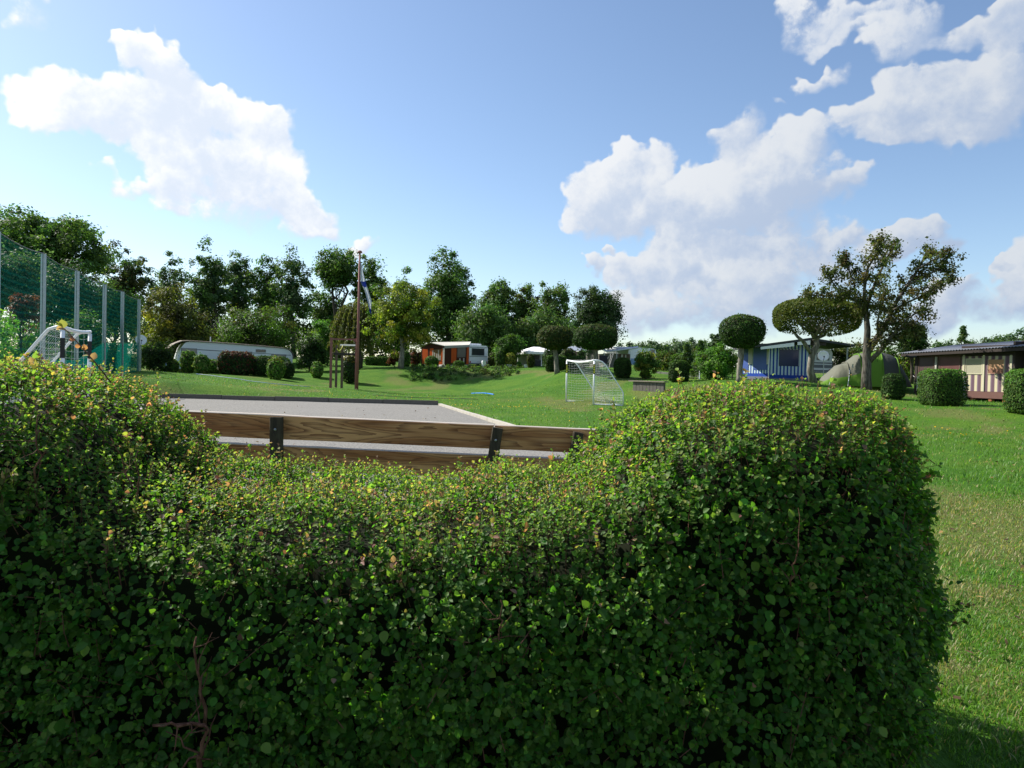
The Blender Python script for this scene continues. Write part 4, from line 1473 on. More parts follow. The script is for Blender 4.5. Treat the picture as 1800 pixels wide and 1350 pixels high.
clipped('clipped_bush', 'large square clipped bush in front of the striped shed', 'shrub', 1655, 26, (1621, 1691, 649, 714), 9500, .058, G_MID + G_DARK[2:], None, (.35, .45), lump=.06, topcols=G_BRIGHT)
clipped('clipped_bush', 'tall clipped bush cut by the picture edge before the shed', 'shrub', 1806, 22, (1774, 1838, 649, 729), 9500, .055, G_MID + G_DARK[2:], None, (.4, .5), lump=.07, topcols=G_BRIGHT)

TG = 'mushroom shaped topiary trees'
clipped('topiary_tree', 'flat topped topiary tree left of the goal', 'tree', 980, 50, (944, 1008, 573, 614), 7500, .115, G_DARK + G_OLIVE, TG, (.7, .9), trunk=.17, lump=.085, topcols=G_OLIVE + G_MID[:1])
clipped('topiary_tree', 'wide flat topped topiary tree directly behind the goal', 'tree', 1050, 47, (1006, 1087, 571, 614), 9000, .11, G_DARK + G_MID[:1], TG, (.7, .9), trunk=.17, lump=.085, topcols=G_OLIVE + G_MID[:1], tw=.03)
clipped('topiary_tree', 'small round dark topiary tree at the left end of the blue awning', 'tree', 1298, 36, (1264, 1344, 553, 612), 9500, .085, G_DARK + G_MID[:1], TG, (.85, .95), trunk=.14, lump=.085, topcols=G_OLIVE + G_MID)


def yew():
    """the wide topiary with an open underside that shows its branches"""
    px, d = 1431, 37.5
    f = ground(px, d)
    t = thing('topiary_tree', 'widest olive topiary tree with bare branches under its crown', 'tree', f, TG)
    s = d / FOC
    c = at(1435, 558, d)
    rx, rz, ry = 74 * s, 33 * s, 60 * s
    n = 30000
    P, N = super_points(n, .72, .95)
    under = P[:, 2] < -.25
    hole = (fbm(P[:, 0] * 2.2 + 9, P[:, 1] * 2.2 + P[:, 2] * 2 + 3, 3) > .56) & (P[:, 2] < .0) & (P[:, 0] < .3)
    keep = ~(under & (np.abs(P[:, 0]) < .75) & (rng.random(n) < .75)) & ~(hole & (rng.random(n) < .9))
    P, N = P[keep], N[keep]
    n = len(P)
    R = 1 + (fbm(P[:, 0] * 3, P[:, 1] * 3 + P[:, 2] * 2, 3) - .5) * .1 - rng.exponential(.06, n)
    C = c + P * R[:, None] * np.array([rx, ry, rz])
    col = jitter_cols(n, [(.075, .098, .016), (.095, .115, .020), (.055, .078, .014)], .22, .1)
    V, F = diamonds(C, N * .7 + rng.normal(0, .5, (n, 3)), .10 * np.exp(rng.normal(0, .2, n)), .6)
    np_mesh('crown', V, F, LEAF_DENSE, t, col=np.repeat(col, 4, 0))
    mb = MB()
    fork = at(1436, 607, d)
    mb.tube([f - np.array([0, 0, .1]), at(1424, 650, d), at(1427, 625, d), fork, at(1434, 590, d)], [.24, .175, .16, .15, .12], 10)
    mb.tube([at(1426, 622, d), at(1412, 600, d - .2), at(1402, 592, d - .3), at(1392, 580, d)], [.11, .10, .08, .05], 8)
    for k in range(26):
        a = rng.uniform(0, 6.28)
        e = c + np.array([math.cos(a) * rx * rng.uniform(.5, .9), math.sin(a) * ry * rng.uniform(.4, .85), rng.uniform(-.3, .5) * rz])
        limb(mb, wiggle(at(rng.uniform(1428, 1438), rng.uniform(580, 598), d), e, 4, .06), .06, .015, 5)
    mb.build('trunk', BARK_PALE, t, smooth=True)
    # low bare branch stubs
    return t


yew()


def fruit_tree():
    d0 = 33.0
    f = ground(1523, d0)
    t = thing('fruit_tree', 'old gnarled fruit tree leaning over the green tent', 'tree', f)
    L = [([(1523, 690), (1521, 665), (1522, 640), (1524, 615), (1524, 580), (1521, 545)], .25, .11, 0),
         ([(1524, 622), (1540, 597), (1556, 570), (1575, 535), (1595, 500), (1615, 470), (1632, 442)], .20, .03, .8),
         ([(1526, 638), (1545, 618), (1560, 598), (1578, 582), (1602, 572), (1612, 590)], .15, .03, -1.2),
         ([(1521, 552), (1505, 528), (1480, 520), (1455, 520), (1428, 520)], .12, .025, -.6),
         ([(1521, 548), (1530, 515), (1545, 480), (1560, 450), (1576, 430)], .12, .025, 1.0),
         ([(1503, 528), (1499, 500), (1490, 468), (1486, 452)], .07, .02, .5),
         ([(1521, 550), (1519, 512), (1524, 474), (1542, 442), (1546, 424)], .11, .02, -.8),
         ([(1570, 545), (1598, 532), (1628, 520), (1642, 505)], .08, .02, -.9),
         ([(1593, 503), (1632, 482), (1660, 470), (1674, 488)], .07, .02, .6),
         ([(1612, 474), (1645, 452), (1668, 448)], .06, .02, -.3),
         ([(1556, 570), (1588, 566), (1614, 548), (1632, 546)], .08, .02, 1.0),
         ([(1545, 600), (1540, 570), (1548, 540), (1556, 510)], .08, .02, -1.4),
         ([(1480, 520), (1464, 500), (1458, 484)], .05, .02, -.4)]
    mb = MB()
    tips = []
    for pts, r0, r1, dep in L:
        m = len(pts)
        q = [at(p[0], p[1], d0 + dep * (i / (m - 1))) + (rng.normal(0, .03, 3) if 0 < i else 0) for i, p in enumerate(pts)]
        r0 *= .8 if r0 < .22 else 1
        limb(mb, q, r0, r1, 9 if r0 > .1 else 7)
        for i in range(1, m):
            if r0 > .22 and i < m - 1:
                continue
            for k in range(7 if i > 1 else 3):
                a = q[i - 1] + (q[i] - q[i - 1]) * rng.uniform(.2, 1)
                dr = unit(unit(q[i] - q[i - 1]) * .5 + rng.normal(0, .7, 3) + np.array([0, 0, .25]))
                ln = rng.uniform(.25, .75)
                e = a + dr * ln
                limb(mb, wiggle(a, e, 3, .06), .022, .007, 4)
                tips += [e, a + dr * ln * .65]
            tips.append(q[i])
    mb.build('trunk', bark_mat('bark_fruit', (.04, .034, .028), (.15, .135, .11), 7), t, smooth=True)
    tips = np.array(tips)
    tips = tips[tips[:, 2] > at(1523, 606, d0)[2] - .2]
    V, F, C = clump_leaves(tips, np.exp(rng.normal(-1.32, .35, len(tips))), 34, .115, [(.050, .070, .020), (.060, .082, .022), (.075, .085, .025), (.085, .075, .03)], .22, .9)
    np_mesh('crown', V, F, LEAF, t, col=C)
    return t


fruit_tree()

# small tree behind the fruit tree, tangled hedge, far tree line
tree('dark_tree', 'small dark leafy tree behind the right side of the fruit tree', 'tree', 1602, 42, (1578, 1630, 564, 628), 90, 60, .14, G_DARK + G_MID[:1], tr=.1, cr=.22, lumps=.3)


def tangled_hedge(name, label, px0, px1, d0, d1, y0, y1, cols, n, leaf, spikes=0, per=55):
    f = ground((px0 + px1) / 2, (d0 + d1) / 2)
    t = thing(name, label, 'hedge', f)
    cs = []
    for k in range(n):
        u = rng.random()
        px, d = px0 + (px1 - px0) * u, d0 + (d1 - d0) * u + rng.uniform(-.5, .5)
        g0 = ground(px, d)
        top = at(px, y0 + (y1 - y0) * u, d)[2] - .2 + .25 * math.sin(px * .31) + .15 * math.sin(px * .13)
        cs.append(np.array([g0[0], g0[1], g0[2] + (max(top - g0[2], .3)) * rng.random() ** .7]))
    cs = np.array(cs)
    V, F, C = clump_leaves(cs, rng.uniform(.25, .5, n), per, leaf, cols, .25)
    np_mesh('foliage', V, F, LEAF, t, col=C)
    mb = MB()
    for k in range(spikes):
        j = rng.integers(0, n)
        px = px0 + (px1 - px0) * rng.random()
        d = d0 + (d1 - d0) * (px - px0) / (px1 - px0)
        u = (px - px0) / (px1 - px0)
        a = at(px, y0 + (y1 - y0) * u + 12, d)
        limb(mb, wiggle(a, a + np.array([rng.normal(0, .2), 0, rng.uniform(.5, 1.1)]), 3, .05), .012, .004, 4)
    for k in range(10):
        u = k / 9
        px, d = px0 + (px1 - px0) * u, d0 + (d1 - d0) * u
        g0 = ground(px, d)
        limb(mb, wiggle(g0, g0 + np.array([rng.normal(0, .2), 0, 1.2]), 3, .05), .03, .012, 5)
    mb.build('stems', BARK, t)
    return t


tangled_hedge('tangled_hedge', 'tangled hedge with creeper behind the carport and green tent', 1462, 1622, 50, 44, 603, 622, G_OLIVE + G_MID + G_YELL[3:], 420, .13, 26, 60)
tangled_hedge('creeper_hedge', 'creeper covered hedge between the white caravan and the bright bush', 1156, 1250, 54, 50, 620, 618, G_MID + G_YELL[3:] + G_OLIVE, 260, .13, 6, 60)
tangled_hedge('far_hedge', 'feathery hedge beyond the roof of the striped shed', 1640, 1850, 52, 46, 605, 594, G_BLUE + G_MID, 330, .14, 30, 60)
FG = 'far trees beyond the creeper hedge'
for (px, d, box, label) in [(1120, 118, (1080, 1150, 596, 640), 'low far tree top over the white caravan roof'), (1158, 125, (1130, 1182, 594, 640), 'far tree left of the far double crown'), (1198, 128, (1166, 1226, 589, 640), 'far tree with the highest crown in the gap'),
                            (1228, 130, (1204, 1252, 591, 640), 'far tree beside the highest crown in the gap'), (1256, 100, (1240, 1275, 586, 640), 'pointed far tree touching the small round topiary'),
                            (1752, 92, (1722, 1785, 590, 640), 'far tree above the shed roof where it meets the picture edge'), (1800, 90, (1768, 1840, 578, 640), 'taller far tree above the right end of the shed roof')]:
    tree('far_tree', label, 'tree', px, d, box, 34, 50, .45, G_BLUE, group=FG, tr=.2, cr=.28)
for (px, d, y0, label) in [(1230, 46, 600, 'young pointed conifer standing in the creeper hedge'), (1206, 47, 604, 'smaller pointed conifer left of the young pointed one'), (1690, 47, 574, 'young feathery conifer above the shed roof')]:
    f = ground(px, d)
    t = thing('young_conifer', label, 'tree', f)
    top = at(px, y0, d)
    m = 26
    cs, rr = [], []
    for k in range(m * 5):
        u = rng.random()
        z = f[2] + .3 + (top[2] - f[2] - .3) * u
        r = (1 - u) * (top[2] - f[2]) * .24
        a = rng.uniform(0, 6.28)
        cs.append((f[0] + math.cos(a) * r, f[1] + math.sin(a) * r, z - r * .15))
    V, F, C = clump_leaves(np.array(cs), np.full(len(cs), .16), 36, .10, G_BLUE + G_MID, .2)
    np_mesh('crown', V, F, LEAF, t, col=C)
    mb = MB()
    mb.tube([f, top], [.06, .01], 6)
    mb.build('trunk', BARK, t)

# ================================================================== BUILT THINGS
WHITE = plain('white_paint', (.78, .79, .80), .4, 0, .04, 3, dirt=(.55, .55, .52))
WHITE_GRP = plain('caravan_white', (.74, .76, .78), .35, 0, .04, 2, dirt=(.55, .56, .55))
PVC = plain('white_plastic', (.82, .83, .85), .35, 0, .03, 5)
GALV = plain('galvanised', (.42, .45, .47), .4, .6, .12, 10)
GLASS_DARK = plain('dark_glass', (.03, .035, .04), .08, 0, .3, 2, spec=.6)
GLASS_GREY = plain('grey_glass', (.14, .15, .16), .12, 0, .2, 2, spec=.6)
BLACK = plain('black_rubber', (.02, .02, .02), .7, 0, .2, 8)
TRIM = plain('grey_trim', (.16, .17, .19), .5, 0, .1, 5)
ROOF_BROWN = plain('brown_canvas', (.20, .165, .13), .8, 0, .2, 4)
CANVAS_PALE = plain('pale_canvas', (.52, .49, .43), .85, 0, .1, 3)
RUST = plain('red_painted_wood', (.26, .095, .085), .7, 0, .25, 8, dirt=(.16, .10, .08))
BROWN_WOOD = plain('brown_wood', (.125, .078, .058), .8, 0, .3, 7)
DARK_WOOD = plain('dark_wood', (.035, .026, .022), .8, 0, .3, 6)
YELLOW = plain('yellow_plastic', (.62, .58, .05), .5, 0, .05, 5)
BLUE_PLASTIC = plain('blue_plastic', (.03, .10, .42), .4, 0, .1, 5)


def slab(mb, p, off):
    """p: 4 points of the face (bottom-left, bottom-right, top-right, top-left), off: thickness vector"""
    p = [np.asarray(q, float) for q in p]
    off = np.asarray(off, float)
    return mb.hexa([p[0], p[1], p[1] + off, p[0] + off, p[3], p[2], p[2] + off, p[3] + off])


def zpx(px, py, d):
    return at(px, py, d)[2]


def bilerp(q, u, v):
    return (q[0] * (1 - u) + q[1] * u) * (1 - v) + (q[3] * (1 - u) + q[2] * u) * v


# ------------------------------------------------------------------ ball net with posts
NETP = [(-8, 21.7), (73.5, 26.4), (133, 31), (182, 35.9), (213.5, 39.6), (243, 44.2)]
tops = [(-6, 408), (77, 447), (136, 477), (184, 500), (215, 513), (246, 527)]
nroot = thing('ball_net', 'tall green ball net on steel posts along the left of the lawn', 'net', ground(*NETP[1]))
bases, heads = [], []
for (px, d), (tx, ty) in zip(NETP, tops):
    b = ground(px, d)
    hgt = at(tx, ty, d)[2] - b[2]
    h = b + np.array([0, 0, hgt])
    bases.append(b)
    heads.append(h)
    mb = MB()
    F = Frame(b - np.array([.06, 0, 0]), b + np.array([.06, 0, 0]), z=b[2] - .3)
    mb.box(F, -.02, .045, -.04, .04, 0, hgt + .3)
    mb.box(F, .075, .14, -.04, .04, 0, hgt + .3)
    mb.box(F, .046, .074, -.015, .015, 0, hgt + .28)
    mb.build('post', GALV, nroot)


def net_mat(name, col, cov, freq, lines=.3):
    m, q, out = mat_new(name)
    fr = q.node('ShaderNodeAttribute', attribute_name='fr').outputs['Vector']
    sx = q.node('ShaderNodeSeparateXYZ')
    q.put(sx.inputs[0], fr)
    n = q.noise(fr, 1.3, 3, .6)
    s = q.m('SINE', q.m('MULTIPLY', q.m('ADD', sx.outputs[2], q.m('MULTIPLY', n, .25)), freq))
    f = q.m('ADD', cov, q.m('MULTIPLY', q.ramp(s, .2, 1.0), lines))
    f = q.m('ADD', f, q.m('MULTIPLY', q.m('SUBTRACT', n, .5), .15), clamp=True)
    d = q.node('ShaderNodeBsdfDiffuse')
    q.put(d.inputs[0], col)
    t = q.node('ShaderNodeBsdfTranslucent')
    q.put(t.inputs[0], col)
    mx = q.node('ShaderNodeMixShader')
    mx.inputs[0].default_value = .5
    q.t.links.new(d.outputs[0], mx.inputs[1])
    q.t.links.new(t.outputs[0], mx.inputs[2])
    tp = q.node('ShaderNodeBsdfTransparent')
    m2 = q.node('ShaderNodeMixShader')
    q.put(m2.inputs[0], f)
    q.t.links.new(tp.outputs[0], m2.inputs[1])
    q.t.links.new(mx.outputs[0], m2.inputs[2])
    q.t.links.new(m2.outputs[0], out.inputs[0])
    return m


NETM = net_mat('green_netting', (.005, .15, .135), .10, 26, .12)
SCREEN = net_mat('wind_screen', (.003, .19, .15), .58, 40, .12)
for i in range(len(bases) - 1):
    A, B = bases[i] + np.array([.02, -.05, 0]), bases[i + 1] + np.array([.02, -.05, 0])
    TA, TB = heads[i] + np.array([.02, -.05, 0]), heads[i + 1] + np.array([.02, -.05, 0])
    grid, cs = [], []
    L = np.linalg.norm(B - A)
    nu, nv = 14, 12
    for r in range(nv + 1):
        row = []
        for c_ in range(nu + 1):
            u, v = c_ / nu, r / nv
            p = (A * (1 - u) + B * u) * (1 - v) + (TA * (1 - u) + TB * u) * v
            p = p - np.array([0, 0, .10 * math.sin(math.pi * u) * v]) + np.array([1, 0, 0]) * .06 * math.sin(math.pi * u) * math.sin(math.pi * v)
            row.append(p)
            cs.append((u * L + i * 5, 0, v * (TA - A)[2]))
        grid.append(row)
    MB().sheet(grid, cs).build('netting', NETM, nroot)
    MB().tube([p + np.array([0, 0, .01]) for p in grid[-1]], .014, 4).build('top_rope', TRIM, nroot)
    if i >= 1:
        grid, cs = [], []
        for r in range(5):
            row = []
            for c_ in range(9):
                u, v = c_ / 8, r / 4
                p = A * (1 - u) + B * u + np.array([.03, -.03, 1.75 * v])
                row.append(p)
                cs.append((u * L + i * 5, 0, v * 1.75))
            grid.append(row)
        MB().sheet(grid, cs).build('wind_screen', SCREEN, nroot)

# ------------------------------------------------------------------ goals
CORD = plain('white_cord', (.78, .78, .76), .7, 0, .05, 5)


def goal(name, label, A, B, back, H, sag, kneef, post_r=.045, net_step=.125, cord=.0042, signs=True, low=.35, yellow=True):
    """A, B: feet of the posts; back: vector on the ground to the back"""
    t = thing(name, label, 'goal', (A + B) / 2, 'small white football goals')
    A, B, back = np.asarray(A), np.asarray(B), np.asarray(back)
    bl = np.linalg.norm(back)
    bu = back / bl
    up = np.array([0, 0, 1.0])
    for P in (A, B):
        MB().tube([P, P + up * (H - post_r)], post_r, 10).build('post', PVC, t, smooth=True)
    n = 12
    cb = [A + (B - A) * (k / n) + up * (H - sag * math.sin(math.pi * k / n)) for k in range(n + 1)]
    MB().tube(cb, post_r * .95, 10).build('crossbar', PVC, t, smooth=True)

    def side_curve(P, off=0.0):
        pts = [P + up * H, P + bu * bl * .12 + up * (H + .0), P + bu * bl * .26 + up * (H - .06), P + bu * bl * .38 + up * (H * .93 - .06), P + bu * bl * .95 + up * (H * low), P + bu * bl * .995 + up * (H * low - .12), P + back + up * .02]
        return pts

    sides = []
    for P in (A, B):
        s = side_curve(P)
        sides.append(s)
        MB().tube(s, post_r * .72, 8).build('side_tube', PVC, t, smooth=True)
        MB().tube([P + up * .03, P + back + up * .03], post_r * .6, 8).build('ground_tube', PVC, t, smooth=True)
    MB().tube([A + back + up * .03, B + back + up * .03], post_r * .6, 8).build('back_tube', PVC, t, smooth=True)

    def along(pts, u):
        seg = [np.linalg.norm(pts[i + 1] - pts[i]) for i in range(len(pts) - 1)]
        tot = sum(seg) * u
        for i, s in enumerate(seg):
            if tot <= s or i == len(seg) - 1:
                return pts[i] + (pts[i + 1] - pts[i]) * min(tot / s, 1)
            tot -= s

    tot = sum(np.linalg.norm(sides[0][i + 1] - sides[0][i]) for i in range(len(sides[0]) - 1))
    W = np.linalg.norm(B - A)
    mb = MB()
    nr, ncol = int(tot / net_step), int(W / net_step)

    def sagp(u, v):
        p = along(sides[0], v) * (1 - u) + along(sides[1], v) * u
        k = math.sin(math.pi * min(max(u, 0), 1)) * math.sin(math.pi * v)
        return p - np.array([0, 0, .10 * k]) - bu * .06 * k

    for i in range(nr + 1):
        mb.tube([sagp(j / 10, i / nr) for j in range(11)], cord, 3, cap=False)
    for j in range(1, ncol):
        mb.tube([sagp(j / ncol, i / 14) for i in range(15)], cord, 3, cap=False)
    mb.build('net', CORD, t)
    for P, s in zip((A, B), sides):
        mb = MB()
        nz = int(H / net_step)
        # height of the side profile at each fraction of the depth
        prof = [(np.dot(q - P, bu), q[2] - P[2]) for q in s]

        def top(dd):
            for (d0, h0), (d1, h1) in zip(prof[:-1], prof[1:]):
                if d0 <= dd <= d1:
                    return h0 + (h1 - h0) * (dd - d0) / max(d1 - d0, 1e-6)
            return .05

        nx = max(3, int(bl / net_step))
        for k in range(1, nx):
            dd = bl * k / nx
            mb.tube([P + bu * dd + up * .04, P + bu * dd + up * top(dd)], cord, 3, cap=False)
        for k in range(1, nz):
            z = H * k / nz
            far = max([bl * q / 40 for q in range(41) if top(bl * q / 40) >= z] + [0.02])
            mb.tube([P + up * z, P + bu * far * .5 + up * (z - .04), P + bu * far + up * z], cord, 3, cap=False)
        mb.build('side_net', CORD, t)
    if signs:
        for P in (A, B):
            toc = np.array([-P[0], -P[1], 0]) / math.hypot(P[0], P[1])
            rt = np.array([-toc[1], toc[0], 0])
            mb = MB()
            c0 = P + toc * (post_r + .004) + up * (H * .80)
            slab(mb, [c0 - rt * .05 - up * .24, c0 + rt * .05 - up * .24, c0 + rt * .05 + up * .24, c0 - rt * .05 + up * .24], -toc * .004)
            pl = mb.build('sticker', BLACK, t)
            if not yellow:
                continue
            mb = MB()
            for (z0, z1) in ((-.20, -.10), (-.07, .02), (.05, .12), (.15, .20)):
                c1 = c0 + toc * .003 + up * 0
                slab(mb, [c1 - rt * .035 + up * z0, c1 + rt * .035 + up * z0, c1 + rt * .035 + up * z1, c1 - rt * .035 + up * z1], -toc * .002)
            mb.build('yellow_print', YELLOW, pl)
    return t


A = ground(995, 36.8)
B = ground(1043, 34.0)
H = at(1044, 633, 34)[2] - B[2]
goal('football_goal', 'small white football goal with net standing on the open lawn', A, B, ground(1095, 34.2) - B, H, .10, .9)
A2, B2 = ground(108, 17.0), ground(156, 19.8)
H2 = at(109, 575, 17.0)[2] - A2[2]
B2[2] = A2[2] + .02
bk = np.array([-1.38, .10, 0])
goal('football_goal', 'small white football goal seen from its side before the green ball net', A2, B2, bk, H2, .05, .9, post_r=.05, cord=.003, net_step=.17, low=.55, yellow=False)

# ------------------------------------------------------------------ climbing frame and flag pole
cfA, cfB = ground(581, 46), ground(625.5, 46)
zt = zpx(604, 594, 46)
frame = thing('post_frame', 'red brown wooden frame of four posts standing on the lawn', 'frame', cfA, None)
cfD, cfC = ground(590.5, 50.5), ground(600.5, 48.0)
for P, top_ in ((cfA, zt), (cfC, zpx(601, 606, 48)), (cfD, zpx(591, 606, 50.5)), (cfB, zt - .02)):
    F = Frame(P - np.array([.07, 0, 0]), P + np.array([.07, 0, 0]), z=P[2] - .2)
    MB().box(F, 0, .14, -.07, .07, 0, top_ - P[2] + .2).build('post', RUST if P is not cfD and P is not cfC else BROWN_WOOD, frame)
for (pxa, pya, pxb, pyb, da, db, th, mat) in [(584, 594.5, 627, 595.5, 45.9, 45.9, .10, RUST), (586, 619.5, 627, 621, 45.9, 45.9, .16, DARK_WOOD), (598, 605, 626, 605.5, 48, 46.1, .10, GALV), (622, 596, 631, 596, 45.8, 45.7, .16, RUST)]:
    a, b = at(pxa, pya, da), at(pxb, pyb, db)
    dn = np.array([0, 0, -th])
    mbx = MB()
    slab(mbx, [a + dn, b + dn, b, a], (0, .09, 0))
    mbx.build('rail', mat, frame)
pts = [at(592, 613, 45.85), at(595, 616.5, 45.85), at(598, 616, 45.85), at(601, 612, 45.85), at(602.5, 607.5, 45.9)]
st = MB().tube(pts, .03, 6).build('yellow_strap', YELLOW, loc=pts[0], smooth=True)
tag(st, 'yellow strap hanging slack from the red brown post frame', 'strap')
fp = ground(627.5, 45.6)
pole = thing('flag_pole', 'tall thin red flag pole rising beside the wooden post frame', 'pole', fp)
ptop = at(632.5, 444, 45.6)
mb = MB()
mb.tube([fp - np.array([0, 0, .2]), fp * .5 + ptop * .5, ptop], [.09, .08, .06], 10)
mb.build('mast', RUST, pole, smooth=True)
MB().disc(ptop, (0, 0, 1), [(.0005, -.02), (.15, -.02), (.16, .04), (.10, .12), (.0005, .14)], 12).build('cap', RUST, pole)
m_, q, out = mat_new('flag_cloth')
fr = q.node('ShaderNodeAttribute', attribute_name='fr').outputs['Vector']
sx = q.node('ShaderNodeSeparateXYZ')
q.put(sx.inputs[0], fr)
v = sx.outputs[2]
b1 = q.m('MULTIPLY', q.m('GREATER_THAN', v, .36), q.m('LESS_THAN', v, .47))
b2 = q.m('GREATER_THAN', v, .90)
b3 = q.m('LESS_THAN', q.m('ABSOLUTE', q.m('SUBTRACT', sx.outputs[0], .16)), .10)
blue = q.m('MAXIMUM', q.m('MAXIMUM', b1, b2), q.m('MULTIPLY', b3, q.m('GREATER_THAN', v, .62)))
c = q.mix(blue, (.80, .82, .86), (.10, .15, .50))
b_ = pbr(q, None, c, .8, 0, .1)
tr = q.node('ShaderNodeBsdfTranslucent')
q.put(tr.inputs[0], c)
mx = q.node('ShaderNodeMixShader')
mx.inputs[0].default_value = .5
q.t.links.new(b_.outputs[0], mx.inputs[1])
q.t.links.new(tr.outputs[0], mx.inputs[2])
q.t.links.new(mx.outputs[0], out.inputs[0])
grid, cs = [], []
NR, NCc = 26, 9
for i in range(NR + 1):
    v = i / NR
    xl = np.interp(v, [0, .35, .6, 1], [633, 632.5, 641, 650])
    xr = np.interp(v, [0, .2, .5, .8, 1], [634.5, 638.5, 646, 654, 653])
    y = 463 + 83 * v
    row = []
    for j in range(NCc + 1):
        u = j / NCc
        fold = .16 * math.sin(u * 9 + v * 3) * (.3 + v)
        row.append(at(xl + (xr - xl) * u, y + 6 * math.sin(u * 3) * v, 45.55) + np.array([0, fold, 0]))
        cs.append((u, 0, v))
    grid.append(row)
fl = MB().sheet(grid, cs, thick=(0.004, .006, 0)).build('flag', m_, loc=at(633, 463, 45.55), smooth=True)
tag(fl, 'limp white and blue flag hanging from the red pole', 'flag')


# ------------------------------------------------------------------ caravans
def wheel(parent, c, ax, r=.32, w=.18):
    ax = unit(np.asarray(ax, float))
    c = np.asarray(c)
    wb = MB().disc(c - ax * w / 2, ax, [(.0005, .02), (r * .55, .02), (r * .6, .0), (r * .95, 0), (r, .03), (r, w - .03), (r * .95, w), (r * .6, w), (r * .55, w - .02), (.0005, w - .02)], 20).build('wheel', BLACK, parent)
    MB().disc(c - ax * (w / 2 + .004), ax, [(.0005, .012), (r * .2, .004), (r * .5, .012), (r * .55, .02), (r * .55, w - .012), (.0005, w + .006)], 16).build('rim', GALV, wb)


def rounded(x0, x1, z0, z1, rl, rr, n=5, rb=.08):
    p = []
    for cx, cz, r, a0 in ((x0 + rb, z0 + rb, rb, 180), (x1 - rb, z0 + rb, rb, 270), (x1 - rr, z1 - rr, rr, 0), (x0 + rl, z1 - rl, rl, 90)):
        for k in range(n + 1):
            a = math.radians(a0 + 90 * k / n)
            p.append((cx + r * math.cos(a), cz + r * math.sin(a)))
    return p


def window(F, par, a0, a1, c0, c1, glass=None, fr_=.04, b=0.0, fm=None):
    mb = MB()
    mb.box(F, a0 - fr_, a0, b - .03, b - .002, c0 - fr_, c1 + fr_)
    mb.box(F, a1, a1 + fr_, b - .03, b - .002, c0 - fr_, c1 + fr_)
    mb.box(F, a0 + .001, a1 - .001, b - .03, b - .002, c0 - fr_, c0)
    mb.box(F, a0 + .001, a1 - .001, b - .03, b - .002, c1, c1 + fr_)
    w = mb.build('window', fm or TRIM, par)
    MB().box(F, a0 + .001, a1 - .001, b - .018, b - .004, c0 + .001, c1 - .001).build('pane', glass or GLASS_DARK, w)
    return w


# white static caravan on the left
A, B = ground(311, 58), ground(514, 63)
F = Frame(A, B)
cv = thing('static_caravan', 'long white static caravan with brown canvas roof edge behind a red hedge', 'caravan', A)
z0 = .35
zl, zr = zpx(325, 600, 58.5) - A[2], zpx(508, 613, 62.8) - A[2]
prof = [(0.12, z0), (F.L - .1, z0), (F.L, z0 + .3), (F.L, zr - .75)]
for k in range(1, 7):
    a = math.pi / 2 * k / 6
    prof.append((F.L - .8 + .8 * math.cos(a), zr - .75 + .75 * math.sin(a)))
for k in range(1, 7):
    prof.append((F.L - .8 + (.9 - (F.L - .8)) * k / 6, zr + (zl - zr) * k / 6 + .04 * math.sin(math.pi * k / 6)))
prof += [(.55, zl - .15), (.28, zl - .55), (.05, z0 + 1.0), (.0, z0 + .5)]
MB().prism(F, prof, 0, 2.3).build('body', WHITE_GRP, cv)


def cx(px):
    """distance along the side seen at photo column px"""
    lo, hi = -2.0, F.L + 3
    for _ in range(40):
        m = (lo + hi) / 2
        p = F.pt(m, 0, 1)
        v = p - EYE
        col = 900 + FOC * np.dot(v, RGT) / np.dot(v, FWD)
        lo, hi = (m, hi) if col < px else (lo, m)
    return lo


def cz(px, py):
    p = F.pt(cx(px), 0, 0)
    return at(px, py, np.dot(p - EYE, FWD))[2] - F.A[2]


mb = MB()
n = 18
grid, cs = [], []
top = [(-.62, zl - .55), (-.2, zl - .2), (.35, zl + .05)] + [(.9 + (F.L - 1.7) * k / 8, zl + (zr - zl) * k / 8 + .08 + .04 * math.sin(math.pi * k / 8)) for k in range(9)] + [(F.L - .25, zr - .05), (F.L + .04, zr - .4), (F.L + .09, zr - .8)]
for a, c_ in top:
    grid.append([F.pt(a, b, c_ + .05 * math.sin(b / 2.5 * math.pi)) for b in (-.12, .5, 1.2, 1.9, 2.42)])
MB().sheet(grid, thick=(0, 0, -.07)).build('roof', ROOF_BROWN, cv)
for (x0, x1, y0, y1, gl) in [(319, 345, 613, 623, GLASS_GREY), (450, 466, 615, 618.5, GLASS_DARK), (477, 502, 623.5, 631.5, GLASS_GREY), (431, 442, 619, 626, GLASS_GREY)]:
    window(F, cv, cx(x0), cx(x1), cz((x0 + x1) / 2, y1), cz((x0 + x1) / 2, y0), gl)
a, b = cx(344), cx(511)
mb = MB()
slab(mb, [F.pt(a, -.012, cz(344, 615)), F.pt(b, -.012, cz(511, 625)), F.pt(b, -.012, cz(511, 624)), F.pt(a, -.012, cz(344, 613.6))], F.w * .010)
mb.build('trim_strip', TRIM, cv)
mb = MB()
slab(mb, [F.pt(.15, -.014, z0 + .55), F.pt(F.L - .05, -.014, z0 + .5), F.pt(F.L - .05, -.014, z0 + .54), F.pt(.15, -.014, z0 + .59)], F.w * .012)
mb.build('trim_strip', TRIM, cv)
pc = F.pt(cx(373), 1.0, zl + .05)
MB().tube([pc, pc + np.array([0, 0, .45])], .05, 8).build('chimney', WHITE, cv)
wheel(cv, F.pt(F.L * .5, .12, .33), F.w)
for a in (.6, F.L - .6):
    MB().box(F, a, a + .1, .2, .3, -.05, z0 + .01).build('leg', GALV, cv)
